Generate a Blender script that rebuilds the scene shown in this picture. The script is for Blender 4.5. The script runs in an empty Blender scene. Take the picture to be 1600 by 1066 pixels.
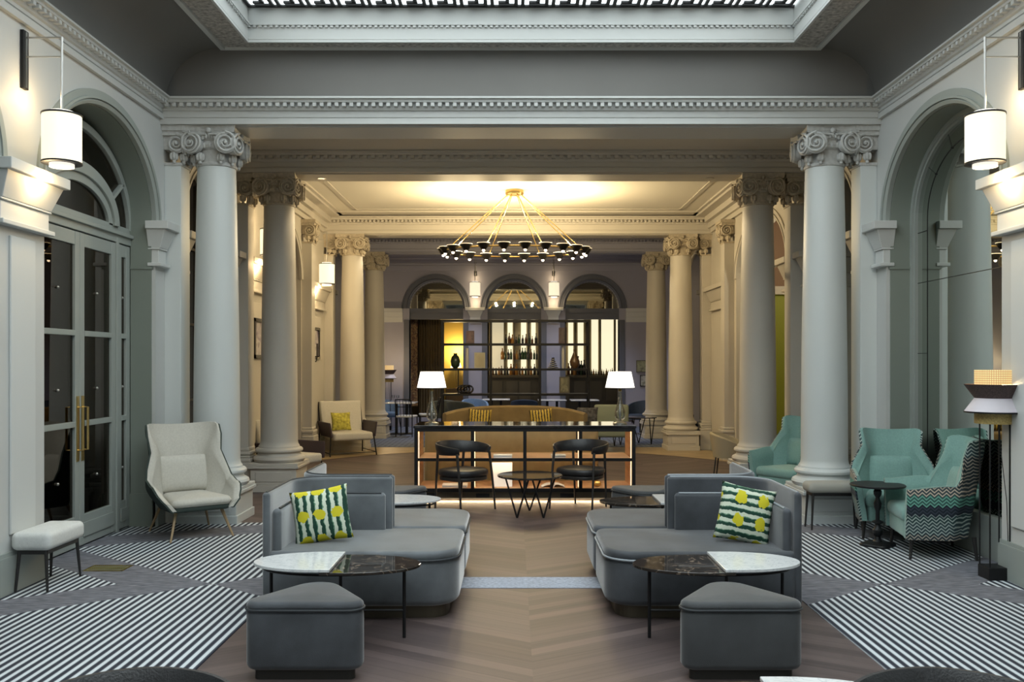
import bpy, bmesh, math, random
from mathutils import Vector, Matrix
random.seed(7)
PI = math.pi
sc = bpy.context.scene
COL = sc.collection
CX = 0.07            # centre line of the hall
HW = 3.69            # half width of the hall between wall faces
F = 1400.0           # focal length in pixels of the 1600 px frame
EYE = 1.65

def pt(px, py, Y):
    return ((px - 803) / F * Y, Y, EYE - (py - 568) / F * Y)

# ------------------------------------------------------------------ mesh builder
class MB:
    def __init__(s, f=None):
        s.v = []; s.f = []; s.map = f
    def add(s, vs, fs):
        n = len(s.v)
        if s.map: vs = [s.map(*p) for p in vs]
        s.v.extend([tuple(p) for p in vs]); s.f.extend([tuple(i + n for i in q) for q in fs])
        return s
    def box(s, x0, x1, y0, y1, z0, z1):
        vs = [(x0,y0,z0),(x1,y0,z0),(x1,y1,z0),(x0,y1,z0),(x0,y0,z1),(x1,y0,z1),(x1,y1,z1),(x0,y1,z1)]
        return s.add(vs, [(0,3,2,1),(4,5,6,7),(0,1,5,4),(1,2,6,5),(2,3,7,6),(3,0,4,7)])
    def frustum(s, a, b, z0, z1):
        # a, b = (x0,x1,y0,y1) at z0 and at z1
        vs = [(a[0],a[2],z0),(a[1],a[2],z0),(a[1],a[3],z0),(a[0],a[3],z0),(b[0],b[2],z1),(b[1],b[2],z1),(b[1],b[3],z1),(b[0],b[3],z1)]
        return s.add(vs, [(0,3,2,1),(4,5,6,7),(0,1,5,4),(1,2,6,5),(2,3,7,6),(3,0,4,7)])
    def lathe(s, prof, c=(0,0,0), n=24, sx=1, sy=1, a0=0, a1=2*PI):
        full = abs(a1 - a0 - 2*PI) < 1e-6
        m = n if full else n + 1
        vs = []
        for r, z in prof:
            for i in range(m):
                a = a0 + (a1 - a0) * i / n
                vs.append((c[0] + r*sx*math.cos(a), c[1] + r*sy*math.sin(a), c[2] + z))
        fs = []
        for j in range(len(prof) - 1):
            for i in range(n):
                k = (i + 1) % m
                fs.append((j*m+i, j*m+k, (j+1)*m+k, (j+1)*m+i))
        if full:
            if prof[0][0] > 1e-5: fs.append(tuple(reversed(range(m))))
            if prof[-1][0] > 1e-5: fs.append(tuple((len(prof)-1)*m + i for i in range(m)))
        return s.add(vs, fs)
    def tube(s, pts, r, n=8, closed=False, r1=None):
        pts = [Vector(p) for p in pts]; N = len(pts); vs = []; prev = None
        for i, p in enumerate(pts):
            if closed: t = pts[(i+1) % N] - pts[i-1]
            elif i == 0: t = pts[1] - p
            elif i == N-1: t = p - pts[-2]
            else: t = pts[i+1] - pts[i-1]
            t.normalize()
            if prev is None:
                up = Vector((0,0,1)) if abs(t.z) < .9 else Vector((1,0,0))
                a = t.cross(up).normalized()
            else:
                a = (prev - t * prev.dot(t)).normalized()
            prev = a; b = t.cross(a)
            rr = r if r1 is None else r + (r1 - r) * i / (N-1)
            for k in range(n):
                w = 2*PI*k/n
                vs.append(p + (a*math.cos(w) + b*math.sin(w)) * rr)
        fs = []
        for i in range(N if closed else N-1):
            j = (i+1) % N
            for k in range(n):
                l = (k+1) % n
                fs.append((i*n+k, i*n+l, j*n+l, j*n+k))
        if not closed:
            fs.append(tuple(reversed(range(n)))); fs.append(tuple((N-1)*n+k for k in range(n)))
        return s.add(vs, fs)
    def sphere(s, c, r, sx=1, sy=1, sz=1, n=12, m=8):
        prof = [(max(1e-6, r*math.sin(PI*i/m)), -r*sz*math.cos(PI*i/m)) for i in range(m+1)]
        return s.lathe(prof, c, n, sx, sy)
    def prism(s, poly, z0, z1):
        n = len(poly)
        vs = [(x,y,z0) for x,y in poly] + [(x,y,z1) for x,y in poly]
        fs = [tuple(reversed(range(n))), tuple(range(n, 2*n))] + [(i,(i+1)%n,n+(i+1)%n,n+i) for i in range(n)]
        return s.add(vs, fs)
    def rprism(s, poly, z0, z1, r=0.03, steps=4, crown=0.0, bottom=True):
        # vertical prism of a smooth outline with rounded top and bottom edges
        n = len(poly)
        rings = []
        def inset(d):
            out = []
            for i in range(n):
                p0, p1, p2 = poly[i-1], poly[i], poly[(i+1) % n]
                tx, ty = p2[0]-p0[0], p2[1]-p0[1]
                l = math.hypot(tx, ty) or 1
                out.append((p1[0] - ty/l*d, p1[1] + tx/l*d))
            return out
        A = sum(poly[i-1][0]*poly[i][1] - poly[i][0]*poly[i-1][1] for i in range(n))
        sg = 1 if A > 0 else -1
        if bottom:
            for k in range(steps + 1):
                a = PI/2 * k/steps
                rings.append((inset(sg*r*(1-math.sin(a))), z0 + r*(1-math.cos(a))))
        else: rings.append((list(poly), z0))
        for k in range(steps + 1):
            a = PI/2 * k/steps
            rings.append((inset(sg*r*(1-math.cos(a))), z1 - r + r*math.sin(a)))
        cx = sum(p[0] for p in poly)/n; cy = sum(p[1] for p in poly)/n
        last = rings[-1][0]
        vs = []; fs = []
        for ring, z in rings: vs += [(x,y,z) for x,y in ring]
        R = len(rings)
        for t in ((.75, .45, .15) if crown else ()):
            z = z1 + crown*(1 - t*t)
            vs += [(cx+(x-cx)*t, cy+(y-cy)*t, z) for x,y in last]; R += 1
        for j in range(R-1):
            for i in range(n):
                k = (i+1) % n
                fs.append((j*n+i, j*n+k, (j+1)*n+k, (j+1)*n+i))
        fs.append(tuple(reversed(range(n)))); fs.append(tuple((R-1)*n+i for i in range(n)))
        return s.add(vs, fs)
    def sweep(s, prof, u0, u1, caps=True):
        # profile (w, z) swept along x from u0 to u1, w goes to -y
        n = len(prof)
        vs = [(u0,-w,z) for w,z in prof] + [(u1,-w,z) for w,z in prof]
        fs = [(i, i+1, n+i+1, n+i) for i in range(n-1)]
        if caps: fs += [tuple(reversed(range(n))), tuple(range(n,2*n)), (n-1,0,n,2*n-1)]
        return s.add(vs, fs)
    def build(s, name, mat, parent=None, smooth=True, bevel=0, ang=35, sub=0, link=True, merge=False):
        me = bpy.data.meshes.new(name)
        me.from_pydata(s.v, [], s.f)
        bm = bmesh.new(); bm.from_mesh(me)
        if merge: bmesh.ops.remove_doubles(bm, verts=bm.verts, dist=1e-5)
        bmesh.ops.recalc_face_normals(bm, faces=bm.faces)
        bm.to_mesh(me); bm.free()
        if mat: me.materials.append(mat)
        if smooth:
            me.polygons.foreach_set('use_smooth', [True]*len(me.polygons))
        o = bpy.data.objects.new(name, me)
        if link: COL.objects.link(o)
        if parent: o.parent = parent
        if bevel:
            m = o.modifiers.new('bevel', 'BEVEL'); m.width = bevel; m.segments = 2; m.limit_method = 'ANGLE'; m.angle_limit = math.radians(40)
        if sub:
            m = o.modifiers.new('sub', 'SUBSURF'); m.levels = sub; m.render_levels = sub
        if smooth and not sub:
            m = o.modifiers.new('split', 'EDGE_SPLIT'); m.split_angle = math.radians(ang)
        return o

def tag(o, label, cat, group=None, kind=None):
    o['label'] = label; o['category'] = cat
    if group: o['group'] = group
    if kind: o['kind'] = kind
    return o
def struct(o, label=None):
    o['kind'] = 'structure'
    if label: o['label'] = label
    return o
def empty(name, loc=(0,0,0), rz=0, label=None, cat=None, group=None):
    o = bpy.data.objects.new(name, None); COL.objects.link(o)
    o.location = loc; o.rotation_euler = (0,0,rz)
    if label: tag(o, label, cat, group)
    return o
def dup(root, loc=None, rz=None, label=None, scale=None):
    kids = {}
    for o in list(bpy.data.objects):
        if o.parent: kids.setdefault(o.parent, []).append(o)
    def rec(o, par):
        c = o.copy(); COL.objects.link(c); c.parent = par
        for k in kids.get(o, []): rec(k, c)
        return c
    r = rec(root, None)
    if loc is not None: r.location = loc
    if rz is not None: r.rotation_euler = (0,0,rz)
    if label: r['label'] = label
    if scale: r.scale = scale
    return r
def lamp(name, kind, loc, power, color, size=.1, parent=None, rot=None, spot=None):
    l = bpy.data.lights.new(name, kind); l.energy = power; l.color = color
    if kind == 'AREA': l.size = size
    else: l.shadow_soft_size = size
    if spot: l.spot_size = spot; l.spot_blend = .6
    o = bpy.data.objects.new(name, l); COL.objects.link(o); o.location = loc
    if rot: o.rotation_euler = rot
    if parent: o.parent = parent
    return o

def ribbon_solid(path, t, z0, z1, r, name, m, parent, sx=1):
    # upholstered strip of thickness t (to the right of the path), rounded edges and ends
    n = len(path); base = []
    for i in range(n):
        a = Vector(path[max(0,i-1)]); b = Vector(path[min(n-1,i+1)]); d = (b-a).normalized()
        base.append((Vector(path[i]), d, Vector((d.y, -d.x))))
    K = 4
    def prof(ins):
        o0, o1, a0, a1 = ins, t-ins, z0+ins, z1-ins; rr = max(.001, r-ins); P = []
        for cx, cz, s0 in ((o1-rr,a0+rr,-PI/2),(o1-rr,a1-rr,0),(o0+rr,a1-rr,PI/2),(o0+rr,a0+rr,PI)):
            for k in range(K+1):
                w = s0 + PI/2*k/K; P.append((cx+rr*math.cos(w), cz+rr*math.sin(w)))
        return P
    rings = []
    for k in range(K):
        w = PI/2*k/K; p, d, q = base[0]; rings.append((p - d*(r*math.cos(w)), q, r*(1-math.sin(w))))
    for p, d, q in base: rings.append((p, q, 0))
    for k in range(K-1, -1, -1):
        w = PI/2*k/K; p, d, q = base[-1]; rings.append((p + d*(r*math.cos(w)), q, r*(1-math.sin(w))))
    vs = []; 
    for p, q, ins in rings:
        for o, z in prof(ins): c = p + q*o; vs.append((sx*c.x, c.y, z))
    w_ = 4*(K+1); fs = [(i*w_+k, i*w_+(k+1)%w_, (i+1)*w_+(k+1)%w_, (i+1)*w_+k) for i in range(len(rings)-1) for k in range(w_)]
    fs += [tuple(range(w_)), tuple((len(rings)-1)*w_+k for k in reversed(range(w_)))]
    o = MB().add(vs, fs).build(name, m, parent, ang=50)
    return o, [tuple(p+q*t) for p, d, q in base]
# ------------------------------------------------------------------ materials
MATS = {}
def nodes(name):
    m = bpy.data.materials.new(name); m.use_nodes = True
    nt = m.node_tree; b = nt.nodes['Principled BSDF']
    return m, nt, b
def N(nt, t, **kw):
    n = nt.nodes.new(t)
    for k, v in kw.items():
        if k.startswith('i_'): n.inputs[int(k[2:])].default_value = v
        else: setattr(n, k, v)
    return n
def M(nt, op, a, b=None, c=None):
    n = nt.nodes.new('ShaderNodeMath'); n.operation = op
    for i, x in enumerate((a, b, c)):
        if x is None: continue
        if isinstance(x, (int, float)): n.inputs[i].default_value = x
        else: nt.links.new(x, n.inputs[i])
    return n.outputs[0]
def mix(nt, fac, a, b):
    n = nt.nodes.new('ShaderNodeMix'); n.data_type = 'RGBA'
    for sck, x in ((n.inputs['Factor'], fac), (n.inputs[6], a), (n.inputs[7], b)):
        if isinstance(x, (int, float)): sck.default_value = x
        elif isinstance(x, (tuple, list)): sck.default_value = (*x[:3], 1)
        else: nt.links.new(x, sck)
    return n.outputs[2]
def coords(nt, kind='Object'):
    t = nt.nodes.new('ShaderNodeTexCoord'); s = nt.nodes.new('ShaderNodeSeparateXYZ')
    nt.links.new(t.outputs[kind], s.inputs[0])
    return t.outputs[kind], s.outputs[0], s.outputs[1], s.outputs[2]
def mat(name, col, rough=.6, metal=0, var=.0, vs=8, bump=0, bs=60, sheen=0, spec=None, stretch=None, coat=0):
    if name in MATS: return MATS[name]
    m, nt, b = nodes(name)
    b.inputs['Base Color'].default_value = (*col, 1)
    b.inputs['Roughness'].default_value = rough; b.inputs['Metallic'].default_value = metal
    if spec is not None: b.inputs['Specular IOR Level'].default_value = spec
    if sheen:
        b.inputs['Sheen Weight'].default_value = sheen; b.inputs['Sheen Roughness'].default_value = .4
    if coat: b.inputs['Coat Weight'].default_value = coat; b.inputs['Coat Roughness'].default_value = .08
    co = coords(nt)[0]
    if stretch:
        mp = N(nt, 'ShaderNodeMapping'); mp.inputs['Scale'].default_value = stretch
        nt.links.new(co, mp.inputs[0]); co = mp.outputs[0]
    if var:
        n = N(nt, 'ShaderNodeTexNoise'); n.inputs['Scale'].default_value = vs; n.inputs['Detail'].default_value = 5
        nt.links.new(co, n.inputs['Vector'])
        r = N(nt, 'ShaderNodeValToRGB'); r.color_ramp.elements[0].position = .3; r.color_ramp.elements[1].position = .7
        r.color_ramp.elements[0].color = (*[c*(1-var) for c in col], 1); r.color_ramp.elements[1].color = (*[min(1,c*(1+var)) for c in col], 1)
        nt.links.new(n.outputs[0], r.inputs[0]); nt.links.new(r.outputs[0], b.inputs['Base Color'])
    if bump:
        n = N(nt, 'ShaderNodeTexNoise'); n.inputs['Scale'].default_value = bs; n.inputs['Detail'].default_value = 3
        nt.links.new(co, n.inputs['Vector'])
        u = N(nt, 'ShaderNodeBump'); u.inputs['Strength'].default_value = bump; u.inputs['Distance'].default_value = .01
        nt.links.new(n.outputs[0], u.inputs['Height']); nt.links.new(u.outputs[0], b.inputs['Normal'])
    MATS[name] = m
    return m
def emit(name, col, strength, base=(.8,.8,.8)):
    if name in MATS: return MATS[name]
    m, nt, b = nodes(name)
    b.inputs['Base Color'].default_value = (*base, 1)
    b.inputs['Emission Color'].default_value = (*col, 1); b.inputs['Emission Strength'].default_value = strength
    MATS[name] = m
    return m

PAINT = mat('grey_white_paint', (.53,.54,.525), .55, var=.03, vs=1.5)
SAGE = mat('deep_sage_paint', (.21,.24,.21), .5, var=.03, vs=1.5)
PAINT2 = mat('sage_grey_paint', (.31,.34,.315), .5, var=.03, vs=1.5)
CREAM = mat('warm_lit_white_paint', (.55,.52,.46), .55, var=.03, vs=1.5)  # same white paint as the court, warm lamp light put into the colour
LILAC = mat('lilac_grey_paint', (.33,.33,.40), .55, var=.03, vs=1.5)
SLATE = mat('slate_paint', (.095,.105,.135), .5)
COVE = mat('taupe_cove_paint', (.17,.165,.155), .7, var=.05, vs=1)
PLASTER = mat('white_plaster', (.60,.615,.60), .55)
CEIL = mat('ceiling_paint', (.72,.69,.61), .7)
ORN = mat('carved_plaster', (.42,.40,.37), .7, var=.45, vs=26, bump=1, bs=30)
BLACKM = mat('black_metal', (.010,.010,.011), .45, 0, spec=.3)
BLACKW = mat('black_wood', (.02,.018,.017), .4)
LEATHER = mat('black_leather', (.018,.018,.02), .38, var=.2, vs=20, bump=.2, bs=150)
BRASS = mat('brass', (.62,.45,.18), .28, 1)
BRONZE = mat('dark_bronze', (.10,.085,.06), .4, .6)
NICKEL = mat('brushed_nickel', (.45,.44,.42), .3, 1)
VELVET = mat('grey_velvet_skylit', (.125,.138,.15), .8, var=.35, vs=3.5, bump=.15, bs=200, sheen=1.0)  # left sofas: lightened for brushed nap and sky reflection on the seats
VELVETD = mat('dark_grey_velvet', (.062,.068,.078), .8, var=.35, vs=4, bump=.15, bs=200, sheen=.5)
PIPE = mat('pale_piping', (.30,.33,.36), .5)
PIPED = mat('dark_piping', (.03,.035,.04), .6)
TEAL = mat('teal_fabric', (.215,.375,.34), .85, var=.08, vs=60, bump=.2, bs=250, sheen=.3)
CREAMF = mat('cream_fabric', (.56,.54,.48), .9, var=.06, vs=60, bump=.25, bs=250)
WHITEF = mat('white_fabric', (.66,.67,.65), .9, var=.05, vs=60, bump=.25, bs=250)
DGREEN = mat('dark_green_fabric', (.03,.045,.038), .8)
OAK = mat('oak_leg', (.34,.24,.13), .5)
PLUM = mat('plum_leather', (.035,.022,.03), .5)
MUSTARDB = mat('mustard_fabric', (.42,.33,.17), .85, var=.08, vs=8)
MUSTARD = mat('mustard_velvet', (.17,.12,.05), .8, var=.12, vs=6, sheen=.3)
MARBLED = None
ORK = mat('pinkish_oak', (.55,.33,.18), .45, var=.15, vs=3, stretch=(1,1,8))
BLUEF = mat('blue_fabric', (.16,.25,.38), .85, var=.1, vs=30)
NAVY = mat('navy_fabric', (.03,.05,.09), .8)
OLIVEF = mat('olive_grey_fabric', (.16,.17,.13), .85)
PAPER = mat('paper', (.75,.73,.68), .8)
IRON = mat('cast_iron', (.01,.011,.013), .45, .3)
RATTAN = mat('rattan', (.55,.42,.2), .6, var=.4, vs=120)

def m_marble(name, a, b, scale, w, rough=.12):
    m, nt, p = nodes(name); co = coords(nt)[0]
    n = N(nt, 'ShaderNodeTexNoise'); n.inputs['Scale'].default_value = scale; n.inputs['Detail'].default_value = 8; n.inputs['Distortion'].default_value = 1.2
    nt.links.new(co, n.inputs['Vector'])
    d = M(nt, 'ABSOLUTE', M(nt, 'SUBTRACT', n.outputs[0], .5))
    r = N(nt, 'ShaderNodeValToRGB'); r.color_ramp.elements[0].color = (*b,1); r.color_ramp.elements[1].color = (*a,1); r.color_ramp.elements[1].position = w
    nt.links.new(d, r.inputs[0]); nt.links.new(r.outputs[0], p.inputs['Base Color']); p.inputs['Roughness'].default_value = rough
    return m
WMARBLE = m_marble('white_marble', (.74,.75,.75), (.58,.60,.62), 14, .04)
DMARBLE = m_marble('dark_marble', (.03,.024,.02), (.20,.15,.11), 5, .02, .04)

def glass(name, tint, rough=0.0, refl=1.0, gc=.92, wb=.97):
    m = bpy.data.materials.new(name); m.use_nodes = True; nt = m.node_tree; nt.nodes.clear()
    out = N(nt, 'ShaderNodeOutputMaterial'); t = N(nt, 'ShaderNodeBsdfTransparent'); g = N(nt, 'ShaderNodeBsdfGlossy'); mx = N(nt, 'ShaderNodeMixShader')
    t.inputs[0].default_value = (*tint, 1); g.inputs['Roughness'].default_value = rough; g.inputs[0].default_value = (gc,gc*(wb+1)/2,gc*wb,1)
    fr = N(nt, 'ShaderNodeFresnel'); fr.inputs[0].default_value = 1.6
    k = M(nt, 'MULTIPLY', fr.outputs[0], refl)
    nt.links.new(k, mx.inputs[0]); nt.links.new(t.outputs[0], mx.inputs[1]); nt.links.new(g.outputs[0], mx.inputs[2]); nt.links.new(mx.outputs[0], out.inputs[0])
    return m
GLASS = glass('door_glass', (.36,.34,.30), .01, 1.1, .85, .80)
CLEAR = glass('clear_glass', (.95,.96,.96), .0, .7)
LITR = None
SMOKE = glass('smoked_glass', (.12,.11,.10), .02, 1.5)
MIRROR = mat('mirror', (.62,.66,.62), .01, 1)
DARKMIR = mat('dark_mirror_glass', (.40,.40,.36), .015, 1)

def m_wood():
    m, nt, p = nodes('chevron_oak'); co, x, y, z = coords(nt)
    W = 1.0
    xx = M(nt, 'SUBTRACT', x, .1)
    col = M(nt, 'FLOOR', M(nt, 'DIVIDE', xx, W))
    tri = M(nt, 'PINGPONG', xx, W)
    d = M(nt, 'SUBTRACT', y, M(nt, 'MULTIPLY', tri, .60))
    pl = M(nt, 'DIVIDE', d, .115)
    pid = M(nt, 'FLOOR', pl)
    fr = M(nt, 'FRACT', pl)
    cb = N(nt, 'ShaderNodeCombineXYZ'); nt.links.new(pid, cb.inputs[0]); nt.links.new(col, cb.inputs[1])
    wn = N(nt, 'ShaderNodeTexWhiteNoise'); nt.links.new(cb.outputs[0], wn.inputs[0])
    g = N(nt, 'ShaderNodeTexNoise'); g.inputs['Scale'].default_value = 1.0; g.inputs['Detail'].default_value = 6
    gc = N(nt, 'ShaderNodeCombineXYZ'); nt.links.new(M(nt,'MULTIPLY',x,1.6), gc.inputs[0]); nt.links.new(M(nt,'MULTIPLY',d,38), gc.inputs[1]); nt.links.new(M(nt,'MULTIPLY',wn.outputs[0],20), gc.inputs[2])
    nt.links.new(gc.outputs[0], g.inputs['Vector'])
    t = M(nt, 'ADD', M(nt, 'MULTIPLY', wn.outputs[0], .55), M(nt, 'MULTIPLY', g.outputs[0], .6))
    r = N(nt, 'ShaderNodeValToRGB'); e = r.color_ramp.elements
    e[0].position = .15; e[0].color = (.055,.040,.040,1); e[1].position = .95; e[1].color = (.138,.102,.096,1)
    nt.links.new(t, r.inputs[0])
    seam = M(nt, 'LESS_THAN', M(nt, 'PINGPONG', M(nt,'ADD',fr,0), .5), .02)
    c = mix(nt, M(nt,'MULTIPLY',seam,.6), r.outputs[0], (.03,.02,.02))
    nt.links.new(c, p.inputs['Base Color']); p.inputs['Roughness'].default_value = .48
    return m
def m_carpet(name, x0):
    m, nt, p = nodes(name); co, x, y, z = coords(nt)
    ax = M(nt, 'ABSOLUTE', M(nt, 'SUBTRACT', x, x0))
    per = 3.9
    yy = M(nt, 'ABSOLUTE', M(nt, 'SUBTRACT', M(nt, 'PINGPONG', M(nt, 'SUBTRACT', y, 6.67 - per*4), per/2), 0))
    u = M(nt, 'SUBTRACT', M(nt, 'MULTIPLY', ax, .76), yy)
    grey = M(nt, 'MULTIPLY', M(nt, 'GREATER_THAN', u, 0.0), M(nt, 'LESS_THAN', u, .54))
    fr = M(nt, 'FRACT', M(nt, 'DIVIDE', x, .0565))
    white = M(nt, 'LESS_THAN', fr, .42)
    dark = M(nt, 'MULTIPLY', M(nt, 'GREATER_THAN', fr, .55), M(nt, 'LESS_THAN', fr, .87))
    nz = N(nt, 'ShaderNodeTexNoise'); nz.inputs['Scale'].default_value = 9; nz.inputs['Detail'].default_value = 9
    mp = N(nt, 'ShaderNodeMapping'); mp.inputs['Scale'].default_value = (1,5,1); nt.links.new(co, mp.inputs[0]); nt.links.new(mp.outputs[0], nz.inputs['Vector'])
    rg = N(nt, 'ShaderNodeValToRGB'); rg.color_ramp.elements[0].position = .35; rg.color_ramp.elements[1].position = .7
    rg.color_ramp.elements[0].color = (.095,.098,.118,1); rg.color_ramp.elements[1].color = (.23,.235,.265,1); nt.links.new(nz.outputs[0], rg.inputs[0])
    c = mix(nt, white, mix(nt, dark, (.10,.115,.135), (.018,.021,.034)), (.64,.68,.71))
    ac = M(nt, 'ABSOLUTE', M(nt, 'SUBTRACT', x, .2))
    d2 = M(nt, 'SUBTRACT', y, M(nt, 'SUBTRACT', 8.48, M(nt, 'MULTIPLY', M(nt, 'SUBTRACT', ac, 3.1), .48)))
    g2 = M(nt, 'MULTIPLY', M(nt, 'GREATER_THAN', d2, 0), M(nt, 'LESS_THAN', d2, .5))
    grey = M(nt, 'MAXIMUM', grey, g2)
    c = mix(nt, grey, c, rg.outputs[0])
    nt.links.new(c, p.inputs['Base Color']); p.inputs['Roughness'].default_value = .95
    n2 = N(nt, 'ShaderNodeTexNoise'); n2.inputs['Scale'].default_value = 220
    nt.links.new(co, n2.inputs['Vector']); bp = N(nt, 'ShaderNodeBump'); bp.inputs['Strength'].default_value = .3; bp.inputs['Distance'].default_value = .004
    nt.links.new(n2.outputs[0], bp.inputs['Height']); nt.links.new(bp.outputs[0], p.inputs['Normal'])
    return m
def m_zigzag():
    m, nt, p = nodes('zigzag_weave'); co, x, y, z = coords(nt)
    s = M(nt, 'ADD', x, y)
    tri = M(nt, 'PINGPONG', s, .035)
    v = M(nt, 'ADD', z, M(nt, 'MULTIPLY', tri, .85))
    fine = M(nt, 'FRACT', M(nt, 'DIVIDE', v, .030))
    line = M(nt, 'LESS_THAN', fine, .38)
    r = N(nt, 'ShaderNodeValToRGB'); r.color_ramp.interpolation = 'CONSTANT'
    e = r.color_ramp.elements
    cols = [(0,(.02,.03,.04)),(.38,(.05,.10,.11)),(.52,(.03,.09,.08)),(.63,(.0,.0,.01)),(.76,(.06,.20,.16)),(.89,(.08,.10,.11))]
    e[0].color = (*cols[0][1],1); e[1].position = cols[1][0]; e[1].color = (*cols[1][1],1)
    for q, c in cols[2:]:
        k = e.new(q); k.color = (*c, 1)
    nt.links.new(M(nt, 'FRACT', M(nt, 'ADD', M(nt, 'MULTIPLY', v, 1.55), .02)), r.inputs[0])
    bg = mix(nt, .5, r.outputs[0], (.03,.05,.06))
    r2 = N(nt, 'ShaderNodeValToRGB'); r2.color_ramp.interpolation = 'CONSTANT'; e = r2.color_ramp.elements
    e[0].color = (.45,.41,.34,1); e[1].position = .38; e[1].color = (.46,.55,.51,1)
    for q, c in ((.63,(.05,.06,.09)),(.76,(.20,.50,.39)),(.89,(.70,.60,.47))):
        k = e.new(q); k.color = (*c,1)
    nt.links.new(M(nt, 'FRACT', M(nt, 'ADD', M(nt, 'MULTIPLY', v, 1.55), .02)), r2.inputs[0])
    nt.links.new(mix(nt, line, bg, r2.outputs[0]), p.inputs['Base Color']); p.inputs['Roughness'].default_value = .9
    return m
def m_pillow(name, vertical, gold=False):
    m, nt, p = nodes(name); co, x, y, z = coords(nt)
    a, b = (x, z) if vertical else (z, x)
    nz = N(nt, 'ShaderNodeTexNoise'); nz.inputs['Scale'].default_value = 30; nt.links.new(co, nz.inputs['Vector'])
    wob = M(nt, 'MULTIPLY', M(nt, 'SUBTRACT', nz.outputs[0], .5), .03)
    fr = M(nt, 'FRACT', M(nt, 'DIVIDE', M(nt, 'ADD', a, wob), .052))
    dark = M(nt, 'LESS_THAN', fr, .42)
    if gold:
        c = mix(nt, dark, (.42,.30,.05), (.04,.035,.02))
    else:
        soft = M(nt, 'LESS_THAN', M(nt,'ABSOLUTE',M(nt,'SUBTRACT',fr,.21)), .30)
        c = mix(nt, soft, (.62,.68,.55), (.12,.26,.16)); c = mix(nt, dark, c, (.008,.05,.03))
        # yellow ovals in rows
        u = M(nt, 'PINGPONG', x, .057)
        w = M(nt, 'PINGPONG', z, .084)
        if not vertical:
            u = M(nt, 'PINGPONG', M(nt,'ADD',z,.05), .075); w = M(nt, 'PINGPONG', M(nt,'ADD',x,.05), .075)
        rr = M(nt, 'ADD', M(nt, 'POWER', M(nt, 'DIVIDE', M(nt,'ADD',u,M(nt,'MULTIPLY',wob,1.5)), .042), 2), M(nt, 'POWER', M(nt, 'DIVIDE', M(nt,'ADD',w,wob), .036), 2))
        c = mix(nt, M(nt, 'LESS_THAN', rr, 1), c, (.62,.55,.02))
    nt.links.new(c, p.inputs['Base Color']); p.inputs['Roughness'].default_value = .9
    return m
def m_art(name, cols, scale=6):
    m, nt, p = nodes(name); co = coords(nt)[0]
    n = N(nt, 'ShaderNodeTexNoise'); n.inputs['Scale'].default_value = scale; n.inputs['Detail'].default_value = 4; n.inputs['Distortion'].default_value = 1
    nt.links.new(co, n.inputs['Vector']); r = N(nt, 'ShaderNodeValToRGB'); e = r.color_ramp.elements
    e[0].position = .3; e[0].color = (*cols[0],1); e[1].position = .7; e[1].color = (*cols[-1],1)
    for i, c in enumerate(cols[1:-1]):
        k = e.new(.3 + .4*(i+1)/(len(cols)-1)); k.color = (*c,1)
    nt.links.new(n.outputs[0], r.inputs[0]); nt.links.new(r.outputs[0], p.inputs['Base Color'])
    return m
WOOD = m_wood(); CARL = m_carpet('striped_carpet_left', -2.24); CARR = m_carpet('striped_carpet_right', 2.75)
ZIG = m_zigzag()
WARM = (1.0,.72,.38); COOL = (.80,.92,1.0)
# ================================================================== ARCHITECTURE
YB = 23.3           # back wall
Y1, Y2, Y3, Y4 = 9.47, 11.76, 17.2, 19.9    # column rows
SOF = 4.10          # soffit of the beams
ZS = 3.08           # springing of the arches
def left(u, w, v): return (CX - HW + w, u, v)       # (along wall, out of wall, height)
def right(u, w, v): return (CX + HW - w, u, v)
def back(u, w, v): return (u, YB - w, v)

def arch(uc, ru, rv, vs, n=28):
    return [(uc - ru*math.cos(PI*i/n), vs + rv*math.sin(PI*i/n)) for i in range(n+1)]
def wall(mb, u0, u1, top, arches, depth):
    cur = u0
    for uc, ru, rv, vs in arches:
        mb.box(cur, uc-ru, -depth, 0, 0, top)
        P = arch(uc, ru, rv, vs)
        for (a, b), (c, d) in zip(P, P[1:]):
            mb.add([(a,0,b),(c,0,d),(c,0,top),(a,0,top),(a,-depth,b),(c,-depth,d),(c,-depth,top),(a,-depth,top)], [(0,1,2,3),(0,4,5,1),(4,7,6,5)])
        cur = uc + ru
    mb.box(cur, u1, -depth, 0, 0, top)
def ring(mb, uc, ru, rv, vs, prof, n=40):
    m = len(prof); vs_ = []
    for i in range(n+1):
        a = PI*i/n
        for dr, w in prof:
            vs_.append((uc - (ru+dr)*math.cos(a), w, vs + (rv+dr)*math.sin(a)))
    fs = [(i*m+k, i*m+k+1, (i+1)*m+k+1, (i+1)*m+k) for i in range(n) for k in range(m-1)]
    mb.add(vs_, fs)
ARCHIV = [(-.008,-.03),(-.008,.012),(.02,.03),(.035,.012),(.035,.035),(.055,.035),(.055,.02),(.115,.02),(.115,0)]
def impost(mb, u0, u1, s=1.0, back_=-.07):
    # tapered capping block over a pier, all in wall coordinates
    def fr(a, wa, z0, b, wb, z1):
        mb.frustum((u0-a,u1+a,back_,wa), (u0-b,u1+b,back_,wb), z0, z1)
    fr(.04,.07,2.63, .04,.07,2.665)
    fr(.015,.035,2.665, .015,.035,2.80)
    fr(.03,.05,2.80, .03,.05,2.815)
    fr(.02,.05,2.815, .075,.12,3.0)
    fr(.10,.16,3.0, .10,.16,3.08)
def base_run(mb, u0, u1, w=.03, h=.30):
    mb.box(u0, u1, -.02, w, 0, h-.03); mb.box(u0, u1, -.02, w*.6, h-.03, h)
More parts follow.
